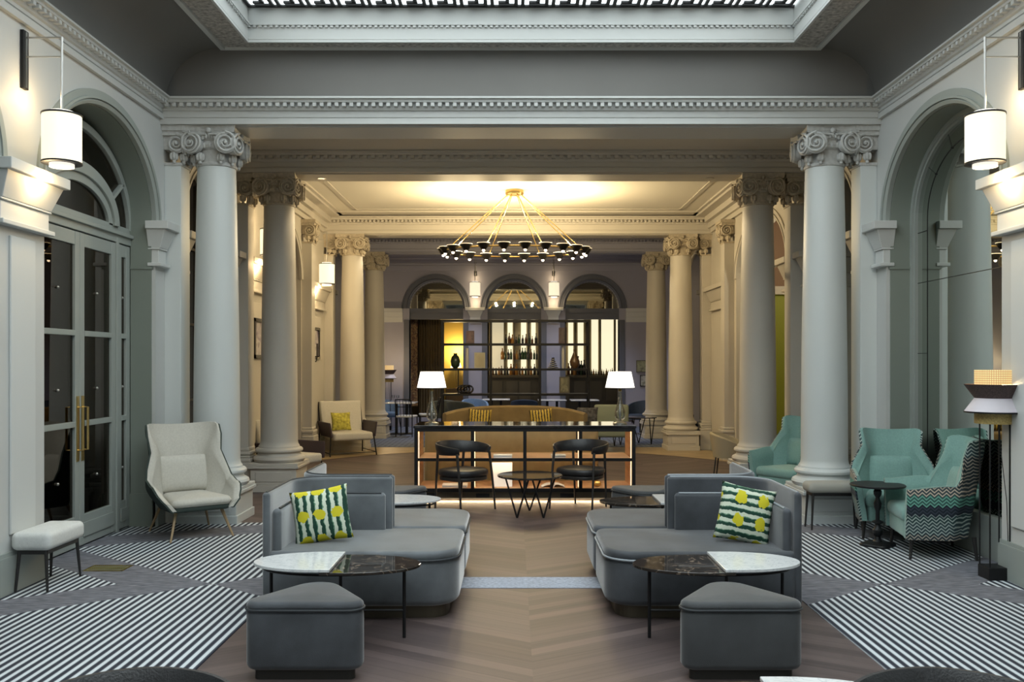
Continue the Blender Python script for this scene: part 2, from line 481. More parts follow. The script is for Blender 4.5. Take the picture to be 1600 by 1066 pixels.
def cornice(mb, u0, u1, z0=SOF, top=4.355, mapw=0, proj=1.0, dent=.075):
    h = top - z0; p = proj
    prof = [(0,z0),(.035*p,z0),(.035*p,z0+.05),(.02*p,z0+.055),(.02*p,z0+.065),(.03*p,z0+.07),(.03*p,z0+.62*h-.03),
            (.05*p,z0+.62*h-.02),(.055*p,z0+.62*h),(.06*p,z0+.78*h),(.11*p,z0+.80*h),(.115*p,z0+.90*h),(.14*p,z0+.92*h),(.14*p,z0+h),(0,z0+h)]
    n = len(prof)
    vs = [(u0,w,z) for w,z in prof] + [(u1,w,z) for w,z in prof]
    mb.add(vs, [(i,i+1,n+i+1,n+i) for i in range(n-1)] + [tuple(range(n)), tuple(range(n,2*n))])
    u = u0
    while dent and u < u1 - dent*.6:
        mb.box(u, u+dent*.5, 0, .108*p, z0+.64*h, z0+.785*h); u += dent

arches_room = [5.19, 7.975]
A_F = (1.07, .84)
# ---- side walls
side_arches = [(2.4,1.07,.84,ZS),(5.19,1.07,.84,ZS),(7.975,1.07,.84,ZS),(10.6,.80,.84,ZS),(14.2,1.05,.84,ZS),(18.55,.95,.84,ZS)]
DEP = .36
side_L = list(side_arches); side_R = list(side_arches); side_R[4] = (13.75,1.40,.84,ZS)
for side, fm in (('left', left), ('right', right)):
    side_arches = side_L if side == 'left' else side_R
    mb = MB(fm); wall(mb, -3.5, 9.46, 4.36, side_arches[:3], DEP)
    struct(mb.build('wall_'+side, PAINT, smooth=False))
    mb = MB(fm); wall(mb, 9.46, 17.45, 4.56, side_arches[3:5], DEP)
    struct(mb.build('wall_'+side, CREAM, smooth=False))
    mb = MB(fm); wall(mb, 17.45, YB, 4.56, side_arches[5:], DEP)
    struct(mb.build('wall_'+side, LILAC, smooth=False))
    # archivolts
    mb = MB(fm)
    for uc, ru, rv, vs in side_arches[:3]: ring(mb, uc, ru, rv, vs, ARCHIV)
    struct(mb.build('trim_1', PAINT2, ang=25))
    mb = MB(fm)
    for uc, ru, rv, vs in side_arches[3:]: ring(mb, uc, ru, rv, vs, ARCHIV)
    struct(mb.build('trim_2', CREAM, ang=25))
    # imposts and pier panels
    mb = MB(fm)
    for u0, u1 in ((3.48,4.11),(6.27,6.895),(9.055,9.22)): impost(mb, u0, u1)
    for u0, u1 in ((3.6,4.0),(6.42,6.75)):
        mb.box(u0, u1, 0, .018, .42, 2.57)
    struct(mb.build('trim_3', PLASTER, smooth=False, bevel=.006))
    mb = MB(fm)
    for u0, u1 in ((9.72,9.79),(11.42,11.5),(12.05,13.13 if side == 'left' else 12.33),(15.62,16.95),(17.45,17.58),(19.52,19.7)): impost(mb, u0, u1)
    for u0, u1 in (((12.2,12.95),) if side == 'left' else ())+((15.8,16.8),):
        mb.box(u0, u1, 0, .015, .42, 2.5)
    struct(mb.build('trim_4', CREAM, smooth=False, bevel=.006))
    mb = MB(fm); cur = -3.5
    for uc, ru, rv, vs in side_arches:
        base_run(mb, cur, uc-ru); cur = uc+ru
    base_run(mb, cur, YB)
    struct(mb.build('baseboard_'+side, PAINT2, smooth=False))
    # crown moulding of the glazed court and cove
    mb = MB(fm); cornice(mb, -3.5, 9.2, 4.15, 4.355)
    struct(mb.build('trim_5', PAINT, smooth=False))
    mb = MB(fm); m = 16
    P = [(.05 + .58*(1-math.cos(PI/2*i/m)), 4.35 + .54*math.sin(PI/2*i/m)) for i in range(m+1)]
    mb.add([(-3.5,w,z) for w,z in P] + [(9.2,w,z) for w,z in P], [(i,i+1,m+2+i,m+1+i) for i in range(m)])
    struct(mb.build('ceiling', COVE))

# ---- end walls behind the camera
mb = MB(); mb.box(CX-HW-.4, CX+HW+.4, -3.7, -3.5, 0, 5.0); struct(mb.build('wall_front', PAINT, smooth=False))

# ---- skylight
FZ, GZ = 4.89, 5.21
ox, ix, gx = 3.06, 2.73, 2.68
yf, yi = 9.2, 8.965
yn = -2.6
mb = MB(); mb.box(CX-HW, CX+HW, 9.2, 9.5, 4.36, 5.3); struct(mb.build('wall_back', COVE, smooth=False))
mb = MB()   # carved soffit band
for sx in (-1, 1):
    x0, x1 = sorted((CX+sx*(ix+.005), CX+sx*ox)); mb.box(x0, x1, yn, yi+.005, FZ, FZ+.05)
mb.box(CX-ox, CX+ox, yi+.005, yf, FZ, FZ+.05); mb.box(CX-HW, CX+HW, -3.5, yn, FZ, FZ+.05)
struct(mb.build('trim_6', ORN, smooth=False))
mb = MB()   # plain fillets either side of the carved band
for sx in (-1, 1):
    for a, b in ((ox-.03, ox+.02), (ix, ix+.025)):
        x0, x1 = sorted((CX+sx*a, CX+sx*b)); mb.box(x0, x1, yn, yf if a > 3 else yi, FZ-.025, FZ-.0005)
mb.box(CX-ox, CX+ox, yf-.025, yf, FZ-.026, FZ-.001); mb.box(CX-ix-.02, CX+ix+.02, yi, yi+.02, FZ-.026, FZ-.001)
# riser
for sx in (-1, 1):
    x0, x1 = sorted((CX+sx*ix, CX+sx*(ix+.1))); mb.box(x0, x1, yn, yi+.1, FZ+.003, GZ+.1)
    x0, x1 = sorted((CX+sx*(ix-.025), CX+sx*ix)); mb.box(x0, x1, yn, yi, FZ+.14, FZ+.165)
mb.box(CX-ix, CX+ix, yi, yi+.1, FZ+.003, GZ+.1); mb.box(CX-ix, CX+ix, yi-.025, yi, FZ+.14, FZ+.165)
x = CX-ix
while x < CX+ix: mb.box(x, x+.03, yi-.02, yi, FZ+.118, FZ+.138); x += .055
for sx in (-1, 1):
    y = 2
    while y < yi:
        x0, x1 = sorted((CX+sx*(ix-.02), CX+sx*ix)); mb.box(x0, x1, y, y+.03, FZ+.118, FZ+.138); y += .055
mb.box(CX-ix, CX+ix, yn-.1, yn, FZ, GZ+.1)
struct(mb.build('trim_7', PLASTER, smooth=False))
SKY = emit('daylit_frosted_glass', (.87,.965,.985), 3.6)
mb = MB(); mb.box(CX-ix, CX+ix, yn, yi, GZ+.03, GZ+.05)
struct(mb.build('window_1', SKY, smooth=False))
# greek key grille
mb = MB(); zt, zb = GZ+.02, GZ
def bar(x0, x1, y0, y1): mb.box(x0, x1, y0, y1, zb, zt)
def key_run(n, cell, place):
    # one meander per cell: place(a0,a1,b0,b1), a along the run, b across, 0..0.30
    t = .026; H = .30
    for i in range(n):
        o = i*cell
        P = lambda a0,a1,b0,b1: place(o+a0*cell, o+a1*cell, b0*H, b1*H)
        P(0,1,0,.10); P(0,1,.9,1)
        P(.0,.12,.1,.75); P(0,.62,.65,.77); P(.50,.62,.36,.77); P(.26,.62,.30,.42)
        P(.78,.90,.24,.9); P(.26,.90,.14,.20)
nn = 18; cell = 2*ix/nn
key_run(nn, cell, lambda a0,a1,b0,b1: bar(CX-ix+a0, CX-ix+a1, yi-b1, yi-b0))
for sx in (-1, 1):
    def pl(a0,a1,b0,b1, sx=sx):
        x0, x1 = sorted((CX+sx*(ix-b0), CX+sx*(ix-b1))); bar(x0, x1, yi-.3-a1, yi-.3-a0)
    key_run(32, .3, pl)
for k in range(-5, 6): bar(CX+k*.44-.012, CX+k*.44+.012, yn, yi-.3)
y = yi-.75
while y > yn: bar(CX-ix+.3, CX+ix-.3, y-.012, y+.012); y -= .44
struct(mb.build('window_frame', BLACKM, smooth=False))
bpy.data.objects['window_frame'].parent = bpy.data.objects['window_1']

# ---- cross beams with cornices
def beam(y0, y1, m, top=4.36, ctop=4.355, both=True, dent=.075):
    mb = MB(); mb.box(CX-HW, CX+HW, y0, y1, SOF, top)
    mb.box(CX-HW, CX+HW, y0+.06, y1-.06, SOF-.012, SOF)
    mb.map = lambda u, w, v: (u, y0 - w, v); cornice(mb, CX-HW, CX+HW, SOF, ctop, dent=dent)
    if both:
        mb.map = lambda u, w, v: (u, y1 + w, v); cornice(mb, CX-HW, CX+HW, SOF, ctop, dent=dent)
    return mb
struct(beam(9.2, 9.74, PAINT).build('trim_8', PAINT, smooth=False))
struct(beam(11.5, 12.02, CREAM, dent=.10).build('trim_9', CREAM, smooth=False))
struct(beam(16.95, 17.45, CREAM, ctop=4.42).build('trim_10', CREAM, smooth=False))
struct(beam(19.65, 20.15, LILAC, ctop=4.42).build('trim_11', LILAC, smooth=False))
# ceilings of the bays
mb = MB(); mb.box(CX-HW, CX+HW, 9.5, 11.7, 4.36, 4.5); struct(mb.build('ceiling', CEIL, smooth=False))
mb = MB(); mb.box(CX-HW, CX+HW, 11.7, 17.2, 4.47, 4.6); struct(mb.build('ceiling', CEIL, smooth=False))
mb = MB(); mb.box(CX-HW, CX+HW, 17.2, YB+.1, 4.56, 4.7); struct(mb.build('ceiling', LILAC, smooth=False))
# crown moulding of the middle bay
mb = MB()
for sx in (-1, 1):
    for a, z0, z1 in ((HW-.05,4.12,4.2),(HW-.10,4.2,4.30),(HW-.18,4.30,4.40),(HW-.34,4.40,4.44),(HW-.40,4.44,4.47)):
        x0, x1 = sorted((CX+sx*a, CX+sx*HW)); mb.box(x0, x1, 12.0, 16.97, z0, z1)
    x0, x1 = sorted((CX+sx*2.95, CX+sx*3.02)); mb.box(x0, x1, 12.6, 16.4, 4.455, 4.475)
mb.box(CX-HW, CX+HW, 16.55, 16.97, 4.44, 4.47); mb.box(CX-3.02, CX+3.02, 16.33, 16.4, 4.455, 4.475)
struct(mb.build('trim_12', CREAM, smooth=False))

# ---- back wall with three openings
BX = 0.01
back_arch = [(BX-2.03,.70,.70,ZS),(BX,.70,.70,ZS),(BX+2.03,.70,.70,ZS)]
mb = MB(back); wall(mb, CX-HW-.4, CX+HW+.4, 4.56, back_arch, .35)
struct(mb.build('wall_back', LILAC, smooth=False))
mb = MB(back)
for uc, ru, rv, vs in back_arch:
    ring(mb, uc, ru, rv, vs, [(0,-.2),(0,.02),(.05,.05),(.07,.03),(.15,.03),(.16,.05),(.19,.05),(.20,0)])
    for sx in (-1, 1):
        a, b = sorted((uc+sx*ru, uc+sx*(ru+.14))); mb.box(a, b, -.3, .03, 0, 2.78)
    mb.box(uc-ru, uc+ru, -.22, -.08, 2.80, 3.05); mb.box(uc-ru, uc+ru, -.24, -.05, 2.97, 3.08)
struct(mb.build('trim_13', SLATE, ang=25))
mb = MB(back)
for a, b in ((BX-1.20,BX-.83),(BX+.83,BX+1.20)):
    mb.frustum((a+.05,b-.05,-.05,.05),(a+.05,b-.05,-.05,.05),2.70,2.86)
    mb.frustum((a+.05,b-.05,-.05,.05),(a-.02,b+.02,-.05,.12),2.86,3.02); mb.box(a-.07, b+.07, -.05, .17, 3.02, 3.10)
for a, b in ((CX-HW,BX-2.90),(BX+2.90,CX+HW)):
    mb.box(a, b, -.05, .05, 2.72, 2.86); mb.box(a, b, -.05, .08, 2.86, 2.98); mb.box(a, b, -.05, .13, 2.98, 3.08)
struct(mb.build('trim_14', PLASTER, smooth=False, bevel=.006))
mb = MB(back); cornice(mb, CX-HW, CX+HW, 4.2, 4.5, dent=0); mb.box(CX-HW, CX+HW, 0, .03, 4.05, 4.19)
mb.box(CX-HW, CX+HW, 0, .02, 0, .25)
struct(mb.build('trim_15', LILAC, smooth=False))
mb = MB(back)
for uc, ru, rv, vs in back_arch:
    P = arch(uc, ru+.02, rv+.02, vs); n = len(P)
    mb.add([(a,-.15,b) for a,b in P], [tuple(range(n))])
    mb.add([(a,-.17,b) for a,b in P], [tuple(range(n))])
struct(mb.build('window_2', DARKMIR, smooth=False), 'mirrored lunettes above the three openings')

# ---- dark or mirrored recesses behind the side arches
def arch_fill(mb, uc, ru, rv, w, vs=ZS, z0=0, th=.02):
    P = [(uc-ru,z0)] + arch(uc, ru, rv, vs) + [(uc+ru,z0)]; n = len(P)
    mb.add([(a,w,b) for a,b in P] + [(a,w-th,b) for a,b in P], [tuple(range(n)), tuple(reversed(range(n,2*n)))] + [(i,(i+1)%n,n+(i+1)%n,n+i) for i in range(n)])
def ring_fill(mb, uc, ro, io, vs, w0, w1, n=32):
    # flat arched band between outer radii ro=(u,v) and inner radii io, from w0 to w1
    vs_ = []
    for i in range(n+1):
        a = PI*i/n; c, s_ = math.cos(a), math.sin(a)
        vs_ += [(uc-ro[0]*c,w0,vs+ro[1]*s_),(uc-io[0]*c,w0,vs+io[1]*s_),(uc-ro[0]*c,w1,vs+ro[1]*s_),(uc-io[0]*c,w1,vs+io[1]*s_)]
    fs = []
    for i in range(n):
        b = i*4; t = b+4
        fs += [(b,b+1,t+1,t),(b+2,t+2,t+3,b+3),(b,t,t+2,b+2),(b+1,b+3,t+3,t+1)]
    mb.add(vs_, fs)
DW = -.27    # plane of the doors
def glazed_doors(n, uc, label):
    mb = MB(left)
    ru = 1.09
    # frame, transom and fanlight bars
    mb.box(uc-ru, uc-ru+.05, DW-.06, DW+.03, 0, 2.88); mb.box(uc+ru-.05, uc+ru, DW-.06, DW+.03, 0, 2.88)
    mb.box(uc-ru, uc+ru, DW-.06, DW+.03, 2.83, 2.93); mb.box(uc-ru, uc+ru, DW-.06, DW+.06, 2.90, 2.935); mb.box(uc-ru, uc+ru, DW-.06, DW+.02, 2.935, 3.0)
    for s_ in (-1, 1): mb.box(uc+s_*.74-.025, uc+s_*.74+.025, DW-.05, DW+.035, 0, 2.88)
    ring_fill(mb, uc, (1.09,.85), (1.02,.78), 2.98, DW-.05, DW+.03)
    ring_fill(mb, uc, (.76,.48), (.66,.37), 2.98, DW-.05, DW+.045); ring_fill(mb, uc, (.66,.37), (.58,.29), 2.98, DW-.05, DW+.02)
    for a in (PI*.18, PI*.5, PI*.82):
        c, s_ = math.cos(a), math.sin(a)
        p0 = (uc-.75*c, 2.98+.46*s_); p1 = (uc-1.05*c, 2.98+.82*s_)
        dx, dz = p1[0]-p0[0], p1[1]-p0[1]; l = math.hypot(dx,dz); nx, nz = -dz/l*.018, dx/l*.018
        q = [(p0[0]+nx,p0[1]+nz),(p1[0]+nx,p1[1]+nz),(p1[0]-nx,p1[1]-nz),(p0[0]-nx,p0[1]-nz)]
        mb.add([(a_,DW+.03,b_) for a_,b_ in q]+[(a_,DW-.04,b_) for a_,b_ in q], [(0,1,2,3),(4,7,6,5),(0,4,5,1),(1,5,6,2),(2,6,7,3),(3,7,4,0)])
    root = struct(mb.build('door_%d' % n, PAINT2, smooth=False, bevel=.005), label)
    mb = MB(left); arch_fill(mb, uc, 1.07, .83, DW-.01, 2.98, 2.98, .01); mb.build('fanlight_glass', GLASS, root, smooth=False)
    def leaf(a, b, handle):
        mb = MB(left); st = .085
        mb.box(a, a+st, DW-.03, DW+.02, .02, 2.82); mb.box(b-st, b, DW-.03, DW+.02, .02, 2.82)
        mb.box(a+st, b-st, DW-.03, DW+.018, 2.70, 2.82); mb.box(a+st, b-st, DW-.03, DW+.018, .02, .29)
        mb.box(a+.05, b-.05, DW+.02, DW+.03, .09, .22)
        for z in (1.11, 1.92): mb.box(a+st, b-st, DW-.02, DW+.025, z-.025, z+.025)
        o = mb.build('door_leaf', PAINT2, root, smooth=False, bevel=.004)
        mb = MB(left); mb.box(a+st, b-st, DW-.012, DW-.004, .28, 2.71); mb.build('glass_pane', GLASS, o, smooth=False)
        if handle is not None:
            mb = MB(left); mb.box(handle-.022, handle+.022, DW+.02, DW+.028, .78, 1.36)
            mb.tube([(handle,DW+.02,.88),(handle,DW+.07,.88),(handle,DW+.07,1.26),(handle,DW+.02,1.26)], .011)
            mb.build('door_handle', BRASS, o)
        mb = MB(left)
        for z in (.62, 1.42, 2.30):
            mb.sphere((((a+b)/2), DW+.004, z), .014)
        mb.build('glass_stud', NICKEL, o)
    leaf(uc-.715, uc-.002, uc-.045); leaf(uc+.002, uc+.715, uc+.045)
    leaf(uc-ru+.05, uc-.765, None); leaf(uc+.765, uc+ru-.05, None)
glazed_doors(1, 7.99, 'glazed grey double doors with arched fanlight and brass handles')
glazed_doors(2, 5.20, 'glazed grey double doors with arched fanlight nearer the camera')
glazed_doors(3, 2.41, 'glazed grey double doors with arched fanlight beside the camera')
# a dim passage behind the glazed doors
mb = MB(); X0 = CX-HW-1.9
mb.box(X0-.1, X0, -1, 9.4, 0, 4.2); mb.box(X0, CX-HW-.36, -1, 9.4, 4.1, 4.2); mb.box(X0, CX-HW-.36, -1, 9.4, -.1, -.002)
mb.box(X0, CX-HW-.36, 9.35, 9.45, 0, 4.2); mb.box(X0, CX-HW-.36, -1.1, -1, 0, 4.2)
struct(mb.build('wall_left', mat('dark_brown_passage', (.22,.17,.13), .8), smooth=False))
# recess panelling of the right hand arches with mirrors
PAN = PAINT2
for side, fm in (('left', left), ('right', right)):
    for uc in (2.4, 5.19, 7.975):
        mb = MB(fm)
        ring_fill(mb, uc, (1.072,.842), (1.055,.825), ZS, -.355, -.035)
        for s_ in (-1, 1):
            a, b = sorted((uc+s_*1.055, uc+s_*1.072)); mb.box(a, b, -.355, -.035, .34, ZS)
            a, b = sorted((uc+s_*1.045, uc+s_*1.072)); mb.box(a, b, -.355, -.02, 2.60, 2.625)
            a, b = sorted((uc+s_*1.04, uc+s_*1.072)); mb.box(a, b, -.355, -.02, 0, .34)
        struct(mb.build('trim_23', SAGE, smooth=True))
for k, uc in enumerate((2.4, 5.19, 7.975)):
    w = -.27; mb = MB(right)
    ring_fill(mb, uc, (1.057,.827), (1.01,.78), ZS, w-.02, w+.04); ring_fill(mb, uc, (1.01,.78), (.985,.755), ZS, w-.02, w+.02)
    for s_ in (-1, 1):
        a, b = sorted((uc+s_*1.01, uc+s_*1.057)); mb.box(a, b, w-.02, w+.04, 0, ZS)
        a, b = sorted((uc+s_*.985, uc+s_*1.01)); mb.box(a, b, w-.02, w+.02, 0, ZS)
    mb.box(uc-.985, uc+.985, w-.02, w+.035, 0, .36)
    struct(mb.build('trim_16', PAN, smooth=False))
    mb = MB(right); arch_fill(mb, uc, 1.0, .77, w-.012, ZS, .35, .01)
    o = mb.build('arched_mirror', MIRROR, smooth=False)
    tag(o, ['tall arched mirror set in the recess beside the camera', 'tall arched mirror in the recess nearer the camera than the floor lamp', 'tall arched mirror behind the teal wingback chairs on the right'][k], 'mirror')
    mb = MB(right)
    ring_fill(mb, uc, (.784,.604), (.778,.598), ZS, w-.013, w-.008)
    for s_ in (-1, 1):
        u = uc+s_*.781; mb.box(u-.003, u+.003, w-.013, w-.008, .36, ZS)
        a, b = sorted((uc+s_*.781, uc+s_*.99))
        for z in (1.75, 2.45, 2.95): mb.box(a, b, w-.013, w-.008, z-.003, z+.003)
        mb.box(min(uc, uc+s_*.781), max(uc, uc+s_*.781), w-.013, w-.008, 2.447, 2.453)
    for an in (.22, .38, .5, .62, .78):
        c, s2_ = math.cos(PI*an), math.sin(PI*an)
        mb.add([(uc-.778*c-.003, w-.0085, ZS+.598*s2_), (uc-.99*c-.003, w-.0085, ZS+.76*s2_), (uc-.99*c+.003, w-.0085, ZS+.76*s2_), (uc-.778*c+.003, w-.0085, ZS+.598*s2_)], [(0,1,2,3)])
        mb.sphere((uc-.781*c, w-.008, ZS+.601*s2_), .010, n=8, m=6)
    j = mb.build('mirror_joints', BLACKM, o, smooth=False)
# narrow bay
mb = MB(right); arch_fill(mb, 10.6, .82, .85, -.25); o = tag(mb.build('arched_mirror', DARKMIR, smooth=False), 'narrow arched mirror on the right wall behind the front column', 'mirror')
mb = MB(left); arch_fill(mb, 10.6, .82, .85, -.25); struct(mb.build('window_3', mat('dark_glazing', (.02,.018,.016), .12), smooth=False))
mb = MB(left)
for z in (1.2, 2.1, 3.0): mb.box(9.8, 11.4, -.25, -.22, z, z+.03)
for u in (10.3, 10.9): mb.box(u-.015, u+.015, -.25, -.22, 0, 3.8)
struct(mb.build('trim_17', BRONZE, smooth=False))
# middle bay: left closed by dark glazing, right opens on a lime green lobby
mb = MB(left); arch_fill(mb, 14.2, 1.06, .85, -.30); struct(mb.build('window_4', mat('brown_glazing', (.05,.04,.03), .15), smooth=False))
mb = MB(); xr = CX+HW
mb.box(xr+1.8, xr+1.9, 11.9, 15.6, 0, 2.9); mb.box(xr+.36, xr+1.8, 15.5, 15.6, 0, 2.9)
struct(mb.build('wall_right', mat('lime_paint', (.27,.30,.035), .6), smooth=False))
mb = MB(); mb.box(xr+1.78, xr+1.9, 11.9, 15.6, 2.9, 4.4); mb.box(xr+.36, xr+1.8, 15.48, 15.6, 2.9, 4.4); mb.box(xr+.36, xr+1.9, 11.8, 15.6, 4.3, 4.4); mb.box(xr+.36, xr+1.9, 11.8, 11.9, 0, 4.4); mb.box(xr+.3, xr+1.9, 11.8, 15.6, -.1, -.002)
struct(mb.build('wall_right', mat('brown_lobby_paint', (.22,.14,.09), .7), smooth=False))
mb = MB(); mb.box(xr+.36, xr+1.8, 15.44, 15.5, 2.84, 2.98); mb.box(xr+1.74, xr+1.8, 11.9, 15.5, 2.84, 2.98); struct(mb.build('trim_22', CREAM, smooth=False))
lamp('lobby_fill_light', 'POINT', (xr+1.1, 13.6, 3.6), 60, (1,.86,.6), .15)  # added lamp without a fixture, so the lime lobby reads lit
for nm, fm in (('left', left), ('right', right)):
    mb = MB(fm); arch_fill(mb, 18.55, .97, .86, -.30); struct(mb.build('dark_arch_infill', mat('dark_interior_fill', (.018,.016,.014), .5), smooth=False))  # dark sheet in place of the unlit interior beyond the arch

# ---- floor
mb = MB(); mb.box(CX-HW-.4, CX+HW+.4, -3.5, YB+4.2, -.12, 0)
struct(mb.build('floor', WOOD, smooth=False))
# tan timber outside the big circle inlaid in the middle bay
mb = MB(); n = 40; cy, R = 13.0, 4.03; P = []
for i in range(n+1):
    x = -HW + 2*HW*i/n
    P.append((CX+x, cy + math.sqrt(max(0, R*R - x*x))))
mb.prism(P + [(CX+HW, 17.6), (CX-HW, 17.6)], 0, .003)
struct(mb.build('trim_18', mat('tan_timber', (.36,.27,.15), .4, var=.15, vs=4), smooth=False))
mb = MB()
for i in range(n):
    (a,b),(c,d) = P[i], P[i+1]
    mb.add([(a,b-.03,.004),(c,d-.03,.004),(c,d+.03,.004),(a,b+.03,.004)], [(0,1,2,3)])
struct(mb.build('trim_19', mat('inlay_strip', (.06,.045,.035), .4), smooth=False))
mb = MB(); mb.box(CX-HW, -1.71, -3.5, 9.25, 0, .006); tag(mb.build('carpet', CARL, smooth=False), 'grey carpet with diagonal bands of white stripes along the left side', 'carpet')
mb = MB(); mb.box(2.0, CX+HW, -3.5, 9.25, 0, .006); tag(mb.build('carpet', CARR, smooth=False), 'grey carpet with diagonal bands of white stripes along the right side', 'carpet')
mb = MB(); mb.box(CX-HW-.3, CX-HW, 6.9, 9.05, 0, .006); mb.box(CX-HW-.3, CX-HW, 4.12, 6.26, 0, .006); struct(mb.build('trim_20', CARL, smooth=False))
mb = MB(); mb.box(CX+HW, CX+HW+.33, 6.9, 9.05, 0, .006); mb.box(CX+HW, CX+HW+.33, 4.12, 6.26, 0, .006); struct(mb.build('trim_20', CARR, smooth=False))
mb = MB(); mb.box(-1.71, 2.0, 6.57, 6.90, 0, .004); struct(mb.build('trim_21', mat('blue_grey_weave', (.36,.39,.46), .9, var=.25, vs=40, bump=.3), smooth=False))
def m_carpet3():
    m, nt, p = nodes('blue_diamond_carpet'); co, x, y, z = coords(nt)
    a = M(nt,'FRACT',M(nt,'MULTIPLY',M(nt,'ADD',x,y),5)); b = M(nt,'FRACT',M(nt,'MULTIPLY',M(nt,'SUBTRACT',x,y),5))
    k = M(nt,'MAXIMUM',M(nt,'LESS_THAN',a,.35),M(nt,'LESS_THAN',b,.35))
    nt.links.new(mix(nt, k, (.06,.075,.12), (.20,.24,.33)), p.inputs['Base Color']); p.inputs['Roughness'].default_value = .95
    return m
mb = MB(); mb.box(CX-HW, CX+HW, 17.6, YB, 0, .006); tag(mb.build('carpet', m_carpet3(), smooth=False), 'blue diamond patterned carpet in the far dining area', 'carpet')
# brass floor grille
t = empty('floor_grille', (-3.255, 7.185, .006), 0, 'small brass grille let into the grey carpet on the left', 'grille')
mb = MB(); mb.box(-.16,.16,-.105,-.095,0,.004); mb.box(-.16,.16,.095,.105,0,.004); mb.box(-.16,-.15,-.105,.105,0,.004); mb.box(.15,.16,-.105,.105,0,.004)
mb.build('frame', BRASS, t, smooth=False)
mb = MB()
for i in range(18): mb.box(-.148+i*.0168, -.141+i*.0168, -.095,.095,0,.003)
mb.box(-.15,.15,-.005,.005,0,.0035); mb.build('slats', mat('aged_brass', (.22,.20,.05), .5, .5), t, smooth=False)

# ================================================================== COLUMNS
def spiral(mb, c, ang, r=.085, turns=2.2, flip=1, w=.008):
    # volute disc facing direction ang (in plan), centre c
    nx, ny = math.cos(ang), math.sin(ang); tx, ty = -ny, nx
    ring_ = []
    for i in range(24):
        a = 2*PI*i/24; ring_.append((r*math.cos(a), r*math.sin(a)))
    th = .03
    def P(a, b, d): return (c[0]+tx*a+nx*d, c[1]+ty*a+ny*d, c[2]+b)
    vs = [P(a*.95,b*.95,-.022) for a,b in ring_] + [P(a,b,-.09) for a,b in ring_]
    mb.add(vs, [tuple(range(24)), tuple(reversed(range(24,48)))] + [(i,(i+1)%24,24+(i+1)%24,24+i) for i in range(24)])
    pts = []
    n = int(turns*14)
    for i in range(n+1):
        q = i/n; a = PI/2 + flip*2*PI*turns*q; rr = (r-.004)*(1-q)**.85 + .012
        pts.append(P(rr*math.cos(a), rr*math.sin(a), .004))
    mb.tube(pts, .0135, 6, r1=.008)
    mb.tube([P((r-.002)*math.cos(2*PI*k/20),(r-.002)*math.sin(2*PI*k/20),-.02) for k in range(20)], .016, 6, closed=True)
    mb.sphere(P(0,0,.0), .020, n=10, m=6)
def tassel(mb, c):
    mb.sphere(c, .034, 1, 1, 1.5, 10, 8)
    for k in range(5):
        a = k*2*PI/5; mb.sphere((c[0]+.028*math.cos(a), c[1]+.028*math.sin(a), c[2]+.0), .018, 1, 1, 2.2, 8, 6)
    mb.sphere((c[0],c[1],c[2]-.055), .02, n=8, m=6)
def capital_meshes():
    # origin at the top of the shaft axis, z measured from the floor
    mb = MB()
    mb.lathe([(.19,3.70),(.205,3.705),(.21,3.72),(.205,3.735),(.195,3.74),(.195,3.86),(.225,3.88),(.235,3.91),(.22,3.95),(.235,3.97),(.26,4.0)], n=32)
    # abacus with concave sides
    P = []
    for f in range(4):
        a0 = PI/4 + f*PI/2
        for i in range(8):
            t = i/8; b0, b1 = a0, a0+PI/2
            x = (1-t)*math.cos(b0)+t*math.cos(b1); y = (1-t)*math.sin(b0)+t*math.sin(b1)
            k = .385*(1 - .10*math.sin(PI*t)); P.append((x*k, y*k))
    mb.prism([(x*.93,y*.93) for x,y in P], 4.0, 4.03); mb.prism([(x*.98,y*.98) for x,y in P], 4.03, 4.045); mb.prism(P, 4.045, SOF)
    for k in range(24):
        a = 2*PI*k/24; mb.sphere((.225*math.cos(a), .225*math.sin(a), 3.905), .018, 1, 1, 1.7, 8, 6)
    for f in range(4):
        a = f*PI/2; nx, ny = math.cos(a), math.sin(a)
        mb.sphere((nx*.262, ny*.262, 4.045), .03, n=10, m=6)
        for k in range(-3, 4):
            tx, ty = -ny, nx; mb.sphere((nx*.255+tx*k*.03, ny*.255+ty*k*.03, 4.0-.012*abs(k)), .017, 1,1,1.5,8,6)
    cap = mb
    vol = []
    for f in range(4):
        a = f*PI/2; nx, ny = math.cos(a), math.sin(a); tx, ty = -ny, nx
        for s_ in (-1, 1):
            vo = MB(); vol.append(vo)
            c = (nx*.285+tx*s_*.18, ny*.285+ty*s_*.18, 3.92)
            spiral(vo, c, a + s_*.25, .10, 2.1, -s_)
            vo.tube([(nx*.28+tx*s_*q, ny*.28+ty*s_*q, 4.0+.008*math.sin(q*12)) for q in (.02,.07,.12,.17,.2)], .012, 6)
    tas = []
    for f in range(4):
        a = f*PI/2 + PI/4
        for s_ in (-.30, .30):
            ta = MB(); tassel(ta, (.225*math.cos(a+s_), .225*math.sin(a+s_), 3.785)); tas.append(ta)
    return cap, vol, tas
